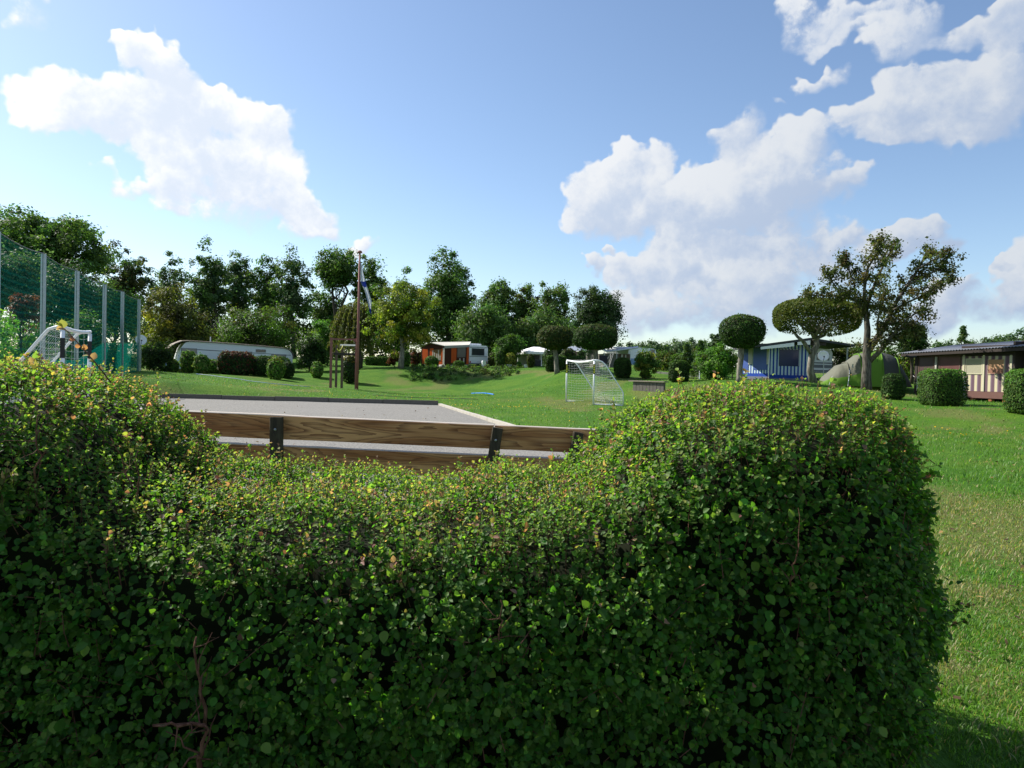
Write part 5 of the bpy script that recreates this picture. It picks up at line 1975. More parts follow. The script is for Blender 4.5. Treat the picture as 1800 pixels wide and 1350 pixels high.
# blue barrel beside it
g0 = ground(298.5, 57)
br = MB().disc(g0, (0, 0, 1), [(.0005, 0), (.28, 0), (.30, .05), (.30, .42), (.315, .45), (.30, .48), (.30, .85), (.27, .9), (.0005, .9)], 20).build('barrel', BLUE_PLASTIC, loc=g0, smooth=False)
tag(br, 'blue barrel at the left end of the white static caravan', 'barrel')


def dish(name, label, c, nrm, r, base, arm=True):
    t = thing(name, label, 'satellite dish', base)
    nrm = unit(np.asarray(nrm, float))
    MB().disc(c, nrm, [(.0005, -.10 * r / .4), (r * .35, -.085 * r / .4), (r * .7, -.05 * r / .4), (r, 0.02), (r, .0), (r * .7, -.075 * r / .4), (r * .35, -.11 * r / .4), (.0005, -.125 * r / .4)], 24).build('reflector', PVC, t, smooth=True)
    MB().tube([base - np.array([0, 0, .1]), np.array([base[0], base[1], c[2] - r * .2]), c - nrm * (.12 * r / .4)], .025, 8).build('mast', GALV, t)
    lo = c - np.array([0, 0, r * .95])
    MB().tube([lo, c + nrm * r * .95 - np.array([0, 0, r * .35])], .016, 6).build('arm', BLACK, t)
    hd = c + nrm * r * .95 - np.array([0, 0, r * .35])
    MB().tube([hd, hd - nrm * .14 + np.array([0, 0, .05])], .045, 8).build('receiver', BLACK, t)
    return t


c = at(248, 597.5, 46)
dish('satellite_dish', 'white satellite dish at the end of the green ball net', c, (.55, -.8, .25), .34, ground(247, 46.2))

# ------------------------------------------------------------------ orange awning and touring caravan
A, B = ground(824, 72), ground(857, 72.8)
F = Frame(A, B)
tc = thing('touring_caravan', 'white touring caravan seen from its rear beside the orange awning', 'caravan', A)
ztop = zpx(840, 607, 72) - A[2]
zb = zpx(840, 640, 72) - A[2]
MB().prism(F, rounded(0, F.L, zb, ztop, .22, .28), 0, 5.6).build('body', WHITE_GRP, tc)
s = F.L / 33.0
window(F, tc, 5.2 * s, 26 * s, zpx(840, 624, 72) - A[2], zpx(840, 613, 72) - A[2], GLASS_DARK, .05)
for y in (610.5, 626.5):
    zz = zpx(840, y, 72) - A[2]
    MB().box(F, .05, F.L - .05, -.02, -.003, zz - .03, zz + .03).build('trim_strip', TRIM, tc)
for a in (.08, F.L - .2):
    MB().box(F, a, a + .12, -.03, -.004, zb + .12, zb + .3).build('rear_light', plain('red_lens', (.35, .02, .02), .3), tc)
MB().box(F, .02, F.L - .02, -.06, -.004, zb + .02, zb + .10).build('bumper', TRIM, tc)
zz = zpx(838, 636, 72) - A[2]
MB().box(F, .9, 1.35, -.02, -.003, zz - .04, zz + .05).build('number_plate', plain('plate_white', (.6, .6, .6), .4), tc)
for a in (.02, F.L - .2):
    wheel(tc, F.pt(a + .09, 2.6, .32), F.u)
rh = rounded(.35, F.L - .35, ztop - .02, ztop + .22, .1, .1, 3, .01)
MB().prism(F, rh, 1.0, 4.8).build('raised_roof', WHITE_GRP, tc)
for a in (.3, F.L - .35):
    MB().box(F, a, a + .06, .3, .36, -.08, zb + .01).build('leg', GALV, tc)

ORANGE = fabric('orange_canvas', (.80, .17, .045), .5)
DKBROWN = fabric('dark_brown_canvas', (.085, .035, .025), .35)
CURT = fabric('white_curtain', (.66, .64, .58), .35)
PANE_AW = plain('awning_window', (.14, .115, .10), .3, 0, .3, 3)
SKIRT = plain('grey_skirting', (.14, .15, .19), .7, 0, .2, 4)
aw = thing('awning', 'orange canvas awning with pale roof on the white touring caravan', 'awning', ground(780, 71.2))
g0, g1, g2 = ground(740, 73.4), ground(781, 71.2), ground(824, 71.9)
up = np.array([0, 0, 1.0])
R1, R2 = at(755, 601.5, 72.2), at(828, 600.5, 76.8)
E1, E2 = at(781.5, 607.5, 71.1), at(825, 606, 71.8)
L1 = at(733.5, 609.2, 73.8)
L2 = L1 + (R2 - R1)


def zat(p, py):
    d = np.dot(p - EYE, FWD)
    v = p - EYE
    col = 900 + FOC * np.dot(v, RGT) / d
    return np.array([p[0], p[1], at(col, py, d)[2]])


T0, T1, T2 = zat(g0, 610.5), zat(g1, 608.5), zat(g2, 607.5)
Tm = zat(g0 * .62 + g1 * .38, 603.5)
bk1 = unit(np.cross(g1 - g0, up))
bk1 = bk1 if bk1[1] > 0 else -bk1
bk2 = unit(np.cross(g2 - g1, up))
bk2 = bk2 if bk2[1] > 0 else -bk2
mb = MB()
n5 = [g0, g1, T1, Tm, T0]
mb.add(n5 + [p + bk1 * .05 for p in n5], [(0, 1, 2, 3, 4), (9, 8, 7, 6, 5)] + [((i + 1) % 5, i, 5 + i, 5 + (i + 1) % 5) for i in range(5)])
mb.build('gable_wall', DKBROWN, aw)
mb = MB()
slab(mb, [g1 + bk2 * .001, g2, T2, T1 + bk2 * .001], bk2 * .05)
mb.build('side_wall', DKBROWN, aw)


def panel(p, q_, Tp, Tq, u0, u1, v0, v1, mat, name, bk, proud=.02, par=None):
    quad = [p, q_, Tq, Tp]
    pts = [bilerp(quad, u0, v0), bilerp(quad, u1, v0), bilerp(quad, u1, v1), bilerp(quad, u0, v1)]
    mbp = MB()
    slab(mbp, [r - bk * proud for r in pts], bk * (proud - .002))
    return mbp.build(name, mat, par or aw)


for (u0, u1, v0, v1, mat, nm, pr) in [(.06, .29, .28, .90, ORANGE, 'orange_panel', .02), (.30, .37, .30, .86, DKBROWN, 'brown_panel', .012), (.38, .53, .28, .92, ORANGE, 'orange_panel', .02), (.86, .97, .30, .88, ORANGE, 'orange_panel', .02),
                                  (.54, .85, .36, .86, fabric('tan_window', (.34, .21, .10), .5), 'awning_window', .016), (.03, .97, .0, .12, SKIRT, 'skirting', .03), (.06, .97, .13, .28, ORANGE, 'orange_panel', .018), (.93, 1.0, .12, .92, CURT, 'pale_edge', .026)]:
    panel(g0, g1, T0, T1, u0, u1, v0, v1, mat, nm, bk1, pr)
for u in (.49, .56, .66, .73, .80):
    panel(g0, g1, T0, T1, u, u + .04, .34, .34 + random.uniform(.2, .5), CURT, 'curtain', bk1, .024)
for (u0, u1, v0, v1, mat, nm, pr) in [(.27, .48, .22, .96, ORANGE, 'orange_panel', .02), (.90, .995, .10, .96, ORANGE, 'orange_panel', .02), (.52, .86, .46, .92, PANE_AW, 'awning_window', .016), (.50, .88, .16, .44, DKBROWN, 'brown_panel', .014), (.04, .24, .02, .98, DKBROWN, 'brown_panel', .012), (.26, .98, .0, .13, SKIRT, 'skirting', .03)]:
    panel(g1, g2, T1, T2, u0, u1, v0, v1, mat, nm, bk2, pr)
for u in (.60, .76):
    panel(g1, g2, T1, T2, u, u + .05, .22, .42, CURT, 'curtain', bk2, .024)
mb = MB()
slab(mb, [E1, E2, R2, R1], (0, 0, -.06))
mb.build('roof', CANVAS_PALE, aw)
mb = MB()
slab(mb, [L1, R1 - np.array([0.01, 0, 0.002]), R2 - np.array([0.01, 0, 0.002]), L2], (0, 0, -.06))
mb.build('roof', CANVAS_PALE, aw)
mb = MB()
slab(mb, [E1 + np.array([0, -.03, -.28]), E2 + np.array([0, -.03, -.24]), E2 + np.array([0, -.03, -.03]), E1 + np.array([0, -.03, -.03])], (0, .025, 0))
mb.build('valance', plain('grey_valance', (.33, .32, .30), .85), aw)
# loose things at its foot
g0 = ground(777, 69.6)
mb = MB()
mb.disc(g0, (0, 0, 1), [(.0005, 0), (.42, 0), (.45, .10), (.40, .22), (.25, .30), (.0005, .32)], 14)
o = mb.build('white_sack', CURT, loc=g0, smooth=True)
tag(o, 'white sack lying at the corner of the orange awning', 'sack')
g0 = ground(848, 70.6)
F2 = Frame(g0, ground(854, 70.8))
o = MB().prism(F2, rounded(0, .42, 0, .62, .1, .16, 4), 0, .22).build('water_canister', PVC, loc=g0)
tag(o, 'white water canister standing behind the touring caravan', 'canister')

# ------------------------------------------------------------------ dark hut, pavilion and canopy in the middle
A, B = ground(903, 72), ground(929, 71)
F = Frame(A, B)
hut = thing('garden_hut', 'dark brown garden hut with grey roof and one pale window', 'hut', A)
zt = zpx(915, 622, 71.5) - A[2]
MB().box(F, 0, F.L, 0, 2.4, -.1, zt).build('wall', DARK_WOOD, hut)
window(F, hut, F.L * .42, F.L * .75, zpx(915, 634, 71.5) - A[2], zpx(915, 626.5, 71.5) - A[2], plain('pale_pane', (.35, .42, .52), .2), .06, 0, WHITE)
mb = MB()
slab(mb, [F.pt(F.L * .45, -.2, zt + .02), F.pt(F.L + 1.6, -.2, zt + .12), F.pt(F.L + 1.9, 2.4, zt + .75), F.pt(F.L * .75, 2.4, zt + .68)], (0, 0, -.06))
mb.build('roof', plain('grey_roofing', (.27, .27, .27), .8), hut)
MB().box(F, F.L + .25, F.L + .6, -.3, -.25, .5, 1.3).build('bench_back', WHITE, hut)

A, B = ground(930, 68), ground(972, 69)
F = Frame(A, B)
pv = thing('pavilion', 'white garden pavilion with pointed fabric roof behind clipped bushes', 'pavilion', A)
ze = zpx(930, 618, 68) - A[2]
zp = zpx(952, 610, 70) - A[2]
for a in (0.02, F.L * .5, F.L - .1):
    for b in (0, 2.8):
        MB().box(F, a, a + .07, b, b + .07, -.05, ze).build('post', WHITE, pv)
pk = [F.pt(F.L * .42, 1.4, zp), F.pt(F.L * .66, 1.4, zp)]
e = [F.pt(-.25, -.25, ze), F.pt(F.L + .25, -.25, ze), F.pt(F.L + .25, 3.1, ze), F.pt(-.25, 3.1, ze)]
mb = MB()
v_ = e + pk + [p - np.array([0, 0, .22]) for p in e]
mb.add(v_, [(0, 1, 5, 4), (1, 2, 5), (2, 3, 4, 5), (3, 0, 4), (0, 6, 7, 1), (1, 7, 8, 2), (2, 8, 9, 3), (3, 9, 6, 0), (6, 9, 8, 7)])
mb.build('roof', plain('white_fabric', (.80, .80, .80), .8), pv)
MB().box(F, F.L * .66, F.L - .12, .10, .13, 0, ze - .25).build('side_curtain', CURT, pv)
MB().box(F, .12, F.L * .48, 2.86, 2.9, 0, ze - .25).build('side_curtain', plain('grey_fabric', (.3, .3, .3), .9), pv)
g0 = F.pt(F.L * .52, .9, 0)
mb = MB()
mb.disc(g0 + np.array([0, 0, .62]), (0, 0, 1), [(.0005, 0), (.55, 0), (.55, .05), (.0005, .05)], 20)
tb = thing('garden_table', 'round garden table with dark cloth inside the white pavilion', 'table', g0)
mb.build('top', TRIM, tb)
MB().disc(g0, (0, 0, 1), [(.0005, 0), (.42, 0), (.47, .3), (.5, .61), (.0005, .61)], 18).build('cloth', plain('dark_cloth', (.06, .06, .07), .9), tb)
g0 = F.pt(F.L * .62, .3, 0)
ps = thing('folded_parasol', 'folded white parasol leaning under the pavilion roof', 'parasol', g0)
MB().tube([g0, g0 + np.array([.25, 0, 2.0])], .025, 6).build('pole', WHITE, ps)
MB().tube([g0 + np.array([.09, 0, .75]), g0 + np.array([.17, 0, 1.4]), g0 + np.array([.24, 0, 1.95])], [.05, .13, .03], 8).build('cover', CURT, ps)
# stone and pale pots before the hut
for (px, label) in [(895, 'white stone pot before the small yellow green bush'), (925, 'white stone pot at the corner of the dark hut')]:
    g0 = ground(px, 65.5)
    o = MB().disc(g0, (0, 0, 1), [(.0005, 0), (.18, 0), (.25, .28), (.27, .3), (.22, .3), (.0005, .27)], 14).build('flower_pot', PVC, loc=g0)
    tag(o, label, 'pot')
# long grey canopy roof
A, B = ground(990, 70), ground(1030, 68)
F = Frame(A, B)
cn = thing('canopy', 'long grey blue canopy roof above the row of clipped bushes', 'canopy', A)
zl, zr = zpx(990, 609, 70) - A[2], zpx(1030, 613, 68) - A[2]
mb = MB()
slab(mb, [F.pt(-.2, 0, zl - .32), F.pt(F.L + .2, 0, zr - .3), F.pt(F.L + .2, 1.6, zr + .05), F.pt(-.2, 1.6, zl + .05)], (0, 0, .06))
mb.build('roof', plain('slate_fabric', (.20, .23, .29), .7), cn)
for a in (0.05, F.L * .35, F.L * .7, F.L - .1):
    MB().box(F, a, a + .08, .1, .18, -.1, zr - .30).build('post', CANVAS_PALE, cn)
mb = MB()
mb.box(F, .0, F.L, 1.62, 1.7, -.1, zr - .2)
mb.build('back_wall', DARK_WOOD, cn)

# ------------------------------------------------------------------ white caravan with canvas awning
A, B = ground(1104, 62), ground(1153, 66)
F = Frame(A, B)
c3 = thing('touring_caravan', 'white caravan with blue lower side half hidden behind the loose yellow green shrub', 'caravan', A)
zt = zpx(1130, 611.5, 64) - A[2]
MB().prism(F, rounded(0, F.L, .45, zt, .35, .55, 6), 0, 2.2).build('body', WHITE_GRP, c3)
window(F, c3, F.L * .78, F.L * .92, 1.3, 1.9, GLASS_DARK, .05)
MB().box(F, .1, F.L - .05, -.02, -.003, .5, 1.0).build('blue_side', plain('pale_blue', (.10, .22, .42), .4), c3)
wheel(c3, F.pt(F.L * .55, .12, .32), F.w)
wheel(c3, F.pt(F.L * .55, 2.05, .32), F.w)
MB().box(F, F.L - .01, F.L + .9, 1.0, 1.1, .38, .46).build('tow_bar', GALV, c3)
A2_, B2_ = ground(1060, 58), ground(1110, 58.6)
F = Frame(A2_, B2_)
a3 = thing('awning', 'beige canvas awning with sagging white and blue roof behind the barrel shaped bush', 'awning', A2_)
ze = zpx(1080, 618, 58) - A2_[2]
BEIGE = fabric('beige_canvas', (.24, .22, .19), .35)
MB().box(F, 0, F.L * .52, 0, .05, -.05, ze - .15).build('front_wall', BEIGE, a3)
MB().box(F, F.L * .52, F.L, .25, .30, -.05, ze - .15).build('front_wall', plain('brown_canvas_wall', (.13, .085, .06), .9, 0, .3, 3), a3)
MB().box(F, F.L * .80, F.L * .84, .2, .245, 0, ze - .2).build('door_edge', CANVAS_PALE, a3)
MB().box(F, F.L * .66, F.L * .72, .2, .245, 0, ze - .2).build('door_edge', CANVAS_PALE, a3)
MB().box(F, F.L * .02, F.L * .05, -.03, -.002, 0, ze - .2).build('wall_seam', CANVAS_PALE, a3)
MB().box(F, 0, .05, .06, 3.2, -.05, ze - .2).build('side_wall', BEIGE, a3)
m_, q, out = mat_new('striped_roof_canvas')
fr = q.node('ShaderNodeAttribute', attribute_name='fr').outputs['Vector']
sx = q.node('ShaderNodeSeparateXYZ')
q.put(sx.inputs[0], fr)
st_ = q.m('GREATER_THAN', q.m('SINE', q.m('MULTIPLY', sx.outputs[1], 9.0)), .2)
pbr(q, out, q.mix(st_, (.75, .76, .78), (.16, .20, .33)), .8)
grid, cs = [], []
for i in range(6):
    v = i / 5
    row = []
    for j in range(13):
        u = j / 12
        y = np.interp(u, [0, .12, .22, .45, .75, 1], [617, 611, 618, 616, 613, 610.5])
        px = 1048 + (1122 - 1048) * u
        p = at(px, y, 57.6 + 4.5 * v)
        row.append(p + np.array([0, 0, .12 * v - .1 * math.sin(math.pi * v)]))
        cs.append((u, v * 3, 0))
    grid.append(row)
MB().sheet(grid, cs, thick=(0, 0, -.04)).build('roof', m_, a3)
mb = MB()
for (x0, x1) in ((1079, 1064), (1079, 1070), (1075, 1058), (1074, 1071)):
    mb.tube([at(x0, 619, 57.6), ground(x1, 56.2)], .014, 4)
mb.build('guy_ropes', CANVAS_PALE, a3)
for px in (1062, 1084, 1108):
    g0 = ground(px, 57.7)
    MB().tube([g0, at(px, 617.5, 57.7)], .025, 6).build('pole', GALV, a3)
# dark camping chair by the topiary trunk
g0 = ground(1062, 50)
ch = thing('camping_chair', 'dark camping chair beside the trunk of the topiary behind the goal', 'chair', g0)
F = Frame(g0 - np.array([.3, 0, 0]), g0 + np.array([.3, 0, 0]))
MB().box(F, 0, .6, 0, .5, .40, .45).build('seat', BLACK, ch)
mb = MB()
slab(mb, [F.pt(0, .46, .45), F.pt(.6, .46, .45), F.pt(.6, .66, .98), F.pt(0, .66, .98)], (0, .04, 0))
mb.build('backrest', BLACK, ch)
for a, b in ((.01, .02), (.56, .02), (.01, .45), (.56, .45)):
    MB().tube([F.pt(a, b, -.02), F.pt(a + .02, b, .40)], .015, 6).build('leg', GALV, ch)

# ------------------------------------------------------------------ blue striped awning with caravan and carport roof
m_, q, out = mat_new('blue_stripes')
fr = q.node('ShaderNodeAttribute', attribute_name='fr').outputs['Vector']
sx = q.node('ShaderNodeSeparateXYZ')
q.put(sx.inputs[0], fr)
s_ = q.m('GREATER_THAN', q.m('FRACT', q.m('MULTIPLY', sx.outputs[0], 1 / .232)), .46)
lowb = q.m('LESS_THAN', sx.outputs[2], .42)
n = q.noise(fr, 3, 3, .6)
c = q.mix(s_, (.016, .06, .32), (.52, .64, .68))
c = q.mix(lowb, c, (.018, .06, .34))
c = q.mix(q.m('MULTIPLY', n, .12), c, (.05, .08, .16))
pbr(q, out, c, .85, 0, .15)
STRIPE = m_
NAVY = plain('navy_window', (.014, .022, .085), .25, 0, .2, 2)
BLUEWIN = plain('blue_window', (.07, .12, .36), .4, 0, .15, 2)
gB = ground(1351, 45)
gC = ground(1424, 45.2)
gA = ground(1296, 47.5)
ba = thing('striped_awning', 'blue and white striped awning with dark windows under a flat roof', 'awning', gB)
F = Frame(gB, gC)
zt = zpx(1385, 606, 45) - gB[2]
MB().box(F, 0, F.L, 0, .05, .10, zt).build('front_wall', STRIPE, ba)
a0, a1 = F.L * (1368 - 1351) / 73, F.L * (1404 - 1351) / 73
c0, c1 = zpx(1385, 643.5, 45) - gB[2], zpx(1385, 612.5, 45) - gB[2]
w = MB().box(F, a0, a1, -.018, -.002, c0, c1).build('window', NAVY, ba)
mb = MB()
for k in range(6):
    mb.box(F, a0 + .06 + k * .21, a0 + .16 + k * .21, -.024, -.019, c1 - .07, c1 - .02)
mb.build('pelmet_print', plain('pale_print', (.5, .56, .6), .8), w)
MB().box(F, a1 - .05, a1 - .02, -.026, -.0185, c0 + .02, c1 - .08).build('edge_strip', plain('pale_print', (.5, .56, .6), .8), w)
MB().box(F, -.02, F.L, -.03, -.004, .0, .22).build('skirting', SKIRT, ba)
FL = Frame(gA, gB)
dz = gB[2] - gA[2]
MB().box(FL, 0, FL.L - .06, 0, .05, .05, zt + dz).build('side_wall', STRIPE, ba)
for (u0, u1) in ((.05, .50), (.66, .98)):
    pass
for (pa, pb) in ((1300, 1315.5), (1324, 1347.5)):
    u0, u1 = (pa - 1296) / 55, (pb - 1296) / 55
    MB().box(FL, FL.L * u0, FL.L * u1, -.02, -.002, zpx(1325, 650, 46) - gA[2], zpx(1325, 611.5, 46) - gA[2]).build('window', BLUEWIN, ba)
MB().box(FL, FL.L * .36, FL.L * .49, -.05, -.002, 1.0, zt + dz - .1).build('curtain', CURT, ba)
MB().box(FL, FL.L * .94, FL.L * .985, -.05, -.002, 1.0, zt + dz - .1).build('curtain', CURT, ba)
MB().box(FL, 0, FL.L - .03, -.04, -.003, .0, .22).build('skirting', SKIRT, ba)
MB().tube([gA + np.array([0, 0, zt + dz - .02]) - FL.w * .06, gB + np.array([0, 0, zt - .02]) - FL.w * .06], .03, 6).build('rail', PVC, ba)
for P in (gB, ):
    MB().tube([P - F.w * .05 - np.array([.03, 0, .05]), P - F.w * .05 + np.array([-.03, 0, zt])], .03, 8).build('pole', PVC, ba)

rf = thing('carport_roof', 'dark low gabled roof with white fascia over the striped awning and caravan', 'roof', ground(1489, 47))
Lr, Pk, Rr = at(1306, 609.5, 44.4), at(1426, 593.5, 44.2), at(1503, 605.5, 45.2)
back = np.array([.1, 1.0, .0]) * 6.5
DKROOF = plain('dark_roofing', (.045, .047, .052), .8, 0, .25, 5)
mb = MB()
slab(mb, [Lr, Pk - np.array([.002, 0, 0]), Pk + back - np.array([.002, 0, 0]), Lr + back], (0, 0, -.14))
mb.build('roof_slope', DKROOF, rf)
mb = MB()
slab(mb, [Pk, Rr, Rr + back, Pk + back], (0, 0, -.14))
mb.build('roof_slope', DKROOF, rf)


def lerp(a, b, t):
    return a + (b - a) * t


for (u0, u1) in ((.26, .75), (.80, .985)):
    a_, b_ = lerp(Lr, Pk, u0), lerp(Lr, Pk, u1)
    mb = MB()
    h0, h1 = .14 + .06 * u0, .14 + .13 * u1
    off = np.array([0, -.035, -.16])
    slab(mb, [a_ + off - np.array([0, 0, h0]), b_ + off - np.array([0, 0, h1]), b_ + off, a_ + off], (0, .03, 0))
    mb.build('fascia', PVC, rf)
mb = MB()
gz_ = [lerp(Lr, Pk, .12) + np.array([0, .05, -.15]), Pk + np.array([0, .05, -.15]), lerp(Pk, Rr, .35) + np.array([0, .05, -.15])]
lo_ = [np.array([p[0], p[1], zt + gB[2] - .02]) for p in gz_]
mb.add([lo_[0], lo_[2], gz_[2], gz_[1], gz_[0]] + [p + np.array([0, .05, 0]) for p in (lo_[0], lo_[2], gz_[2], gz_[1], gz_[0])], [(0, 1, 2, 3, 4), (9, 8, 7, 6, 5)] + [((i + 1) % 5, i, 5 + i, 5 + (i + 1) % 5) for i in range(5)])
mb.build('gable_board', DARK_WOOD, rf)
for (px, d, ty) in ((1489, 46.5, 608), (1461.5, 50, 607), (1304, 45.5, 611)):
    g0 = ground(px, d)
    MB().tube([g0 - np.array([0, 0, .1]), at(px, ty, d)], .06, 6).build('post', GALV, rf)

A, B = ground(1424, 45.9), ground(1462, 46.4)
F = Frame(A, B)
c4 = thing('touring_caravan', 'white caravan with grey stripes under the carport roof', 'caravan', A)
zt4 = zpx(1445, 613, 46) - A[2]
MB().prism(F, rounded(.02, F.L, .5, zt4, .2, .35), 0, 4.5).build('body', WHITE_GRP, c4)
for (y, t_) in ((638, .04), (644, .10), (652, .06), (655, .03)):
    zz = zpx(1447, y, 46) - A[2]
    MB().box(F, .08, F.L - .03, -.02, -.003, zz - t_, zz + t_).build('stripe', TRIM, c4)
window(F, c4, .5, F.L - .3, zpx(1447, 632, 46) - A[2], zpx(1447, 622, 46) - A[2], GLASS_GREY, .04)
for a in (.15, F.L - .25):
    MB().box(F, a, a + .1, -.03, -.004, .58, .75).build('rear_light', plain('red_lens', (.35, .02, .02), .3), c4)
for a in (.02, F.L - .2):
    wheel(c4, F.pt(a + .09, 2.2, .32), F.u)
c = at(1447.5, 625.5, 43.5)
dish('satellite_dish', 'pale satellite dish on a thin pole before the caravan under the carport', c, (-.25, -.95, .15), .33, ground(1447, 43.6))
A, B = ground(1462, 51), ground(1506, 50)
F = Frame(A, B)
sf = thing('board_fence', 'dark board fence between the carport and the green tent', 'fence', A)
nb = 14
zt5 = zpx(1480, 634, 50.5) - A[2]
for k in range(nb):
    a = F.L * k / nb
    MB().box(F, a + .008, a + F.L / nb - .008, random.uniform(0, .012), .03, -.1, zt5 + random.uniform(-.02, .02)).build('board', DARK_WOOD, sf)
MB().box(F, 0, F.L, .035, .08, zt5 * .7, zt5 * .7 + .08).build('rail', DARK_WOOD, sf)
# garden lamp at the left of the striped awning
g0 = ground(1287, 41)
gl = thing('garden_lamp', 'black post lamp with two small white globes left of the striped awning', 'lamp', g0)
h = zpx(1287, 648, 41) - g0[2]
MB().tube([g0 - np.array([0, 0, .05]), g0 + np.array([0, 0, h])], .03, 8).build('post', BLACK, gl)
MB().tube([g0 + np.array([-.12, 0, h]), g0 + np.array([.12, 0, h])], .016, 6).build('arm', BLACK, gl)
for dx in (-.12, .12):
    prof = [(.0005, 0)] + [(.075 * math.sin(math.pi * k / 8), .075 - .075 * math.cos(math.pi * k / 8)) for k in range(1, 8)] + [(.0005, .15)]
    MB().disc(g0 + np.array([dx, 0, h + .005]), (0, 0, 1), prof, 14).build('globe', PVC, gl, smooth=True)

# ------------------------------------------------------------------ green tent
gA_, gB_ = ground(1444, 38.6), ground(1606, 37.6)
F = Frame(gA_, gB_)
tn = thing('tent', 'green and grey tunnel tent behind the fruit tree trunk', 'tent', gA_)
GREY_T = fabric('grey_tent', (.19, .195, .15), .25, .6)
GREEN_T = fabric('green_tent', (.19, .38, .05), .4, .6)
DGREY_T = fabric('dark_grey_tent', (.095, .10, .09), .25, .6)
K = F.L / 162.0
PRO = [(1444, 4, .2), (1452, 16, .8), (1464, 26, 1.0), (1476, 38, 1.15), (1490, 42, 1.2), (1500, 50, 1.25), (1510, 58, 1.35), (1522, 62, 1.4), (1540, 63.5, 1.4), (1556, 63, 1.4), (1568, 60, 1.35), (1577, 55, 1.3), (1588, 38, 1.15), (1598, 22, .95), (1606, 4, .7)]


def tent_ring(px, h, w, n=18):
    a = (px - 1444) * K
    hh = h * 38 / FOC
    dzb = -.02
    out_ = []
    for k in range(n + 1):
        th = math.pi * k / n
        c_, s_2 = math.cos(th), math.sin(th)
        sag = 1 - .04 * math.sin(3 * th) ** 2
        out_.append(F.pt(a, .9 - w * (abs(c_) ** .8 * math.copysign(1, c_)) * 1.0, dzb + hh * s_2 ** .85 * sag))
    return out_


def tent_piece(x0, x1, mat, name, sc=1.0):
    xs = sorted(set([x0, x1] + [p[0] for p in PRO if x0 < p[0] < x1]))
    xs2 = []
    for i in range(len(xs) - 1):
        xs2 += [xs[i], (xs[i] + xs[i + 1]) / 2]
    xs2.append(xs[-1])
    g = []
    for x in xs2:
        h = np.interp(x, [p[0] for p in PRO], [p[1] for p in PRO])
        w = np.interp(x, [p[0] for p in PRO], [p[2] for p in PRO])
        g.append(tent_ring(x, h * sc, w * sc))
    return MB().sheet(g).build(name, mat, tn, smooth=True)


tent_piece(1444, 1524, GREY_T, 'grey_panel')
tent_piece(1524, 1549, GREEN_T, 'green_panel')
tent_piece(1549, 1606, DGREY_T, 'dark_panel')
for px in (1491, 1512, 1524.5, 1549, 1578):
    h = np.interp(px, [p[0] for p in PRO], [p[1] for p in PRO])
    w = np.interp(px, [p[0] for p in PRO], [p[2] for p in PRO])
    MB().tube(tent_ring(px, h * 1.012 + .6, w * 1.012), .035, 6).build('pole_sleeve', GREEN_T if px != 1491 else GREY_T, tn, smooth=True)
for (x0, x1, k0) in ((1445, 1492, .45), (1492, 1520, .3)):
    g_lo, g_hi = [], []
    for x in np.linspace(x0, x1, 8):
        h = np.interp(x, [p[0] for p in PRO], [p[1] for p in PRO])
        w = np.interp(x, [p[0] for p in PRO], [p[2] for p in PRO])
        ring = tent_ring(x, h * 1.015, w * 1.02)
        m_top = 3 if x < 1470 else 2
        g_lo.append(ring[0]); g_hi.append(ring[m_top])
    MB().sheet([g_lo, [(a_ + b_) / 2 - F.w * .06 for a_, b_ in zip(g_lo, g_hi)], g_hi]).build('green_edge', GREEN_T, tn, smooth=True)
mb = MB()
for (x0, z, x1) in ((1491, .9, 1480), (1600, .6, 1612), (1460, .5, 1447)):
    mb.tube([F.pt((x0 - 1444) * K, -.4, z), F.pt((x1 - 1444) * K, -1.4, -.02)], .01, 4)
mb.build('guy_ropes', PVC, tn)
MB().box(F, F.L * .31, F.L * .325, -.42, -.39, .95, 1.15).build('tag', CURT, tn)

# ------------------------------------------------------------------ striped shed on the right
A = ground(1609, 37.0)
B = ground(1850, 30.6)
F = Frame(A, B)
sh = thing('shed', 'brown wooden shed with purple and cream striped wall and corrugated roof', 'shed', A)


def sx_(px, y=660):
    lo, hi = -3.0, F.L + 3
    for _ in range(40):
        m = (lo + hi) / 2
        v = F.pt(m, 0, 1) - EYE
        col = 900 + FOC * np.dot(v, RGT) / np.dot(v, FWD)
        lo, hi = (m, hi) if col < px else (lo, m)
    return lo


def sz_(px, py):
    v = F.pt(sx_(px), 0, 0) - EYE
    return at(px, py, np.dot(v, FWD))[2] - F.A[2]


m_, q, out = mat_new('purple_stripes')
fr = q.node('ShaderNodeAttribute', attribute_name='fr').outputs['Vector']
sxn = q.node('ShaderNodeSeparateXYZ')
q.put(sxn.inputs[0], fr)
per = (sx_(1751) - sx_(1704)) / 4
s_ = q.m('FRACT', q.m('MULTIPLY', q.m('SUBTRACT', sxn.outputs[0], sx_(1704) - per * .5), 1 / per))
s1 = q.ramp(q.m('ABSOLUTE', q.m('SUBTRACT', s_, .5)), .28, .12)
c = q.mix(s1, (.145, .090, .115), (.58, .52, .34))
edge = q.ramp(q.m('ABSOLUTE', q.m('SUBTRACT', s_, .78)), .10, .02, 0, .5)
c = q.mix(edge, c, (.30, .24, .30))
pbr(q, out, c, .85, 0, .15)
PSTR = m_
x0, x1, x2, x3 = 0, sx_(1689), sx_(1780), F.L
zt = sz_(1612, 621)
floor_z = sz_(1730, 700)
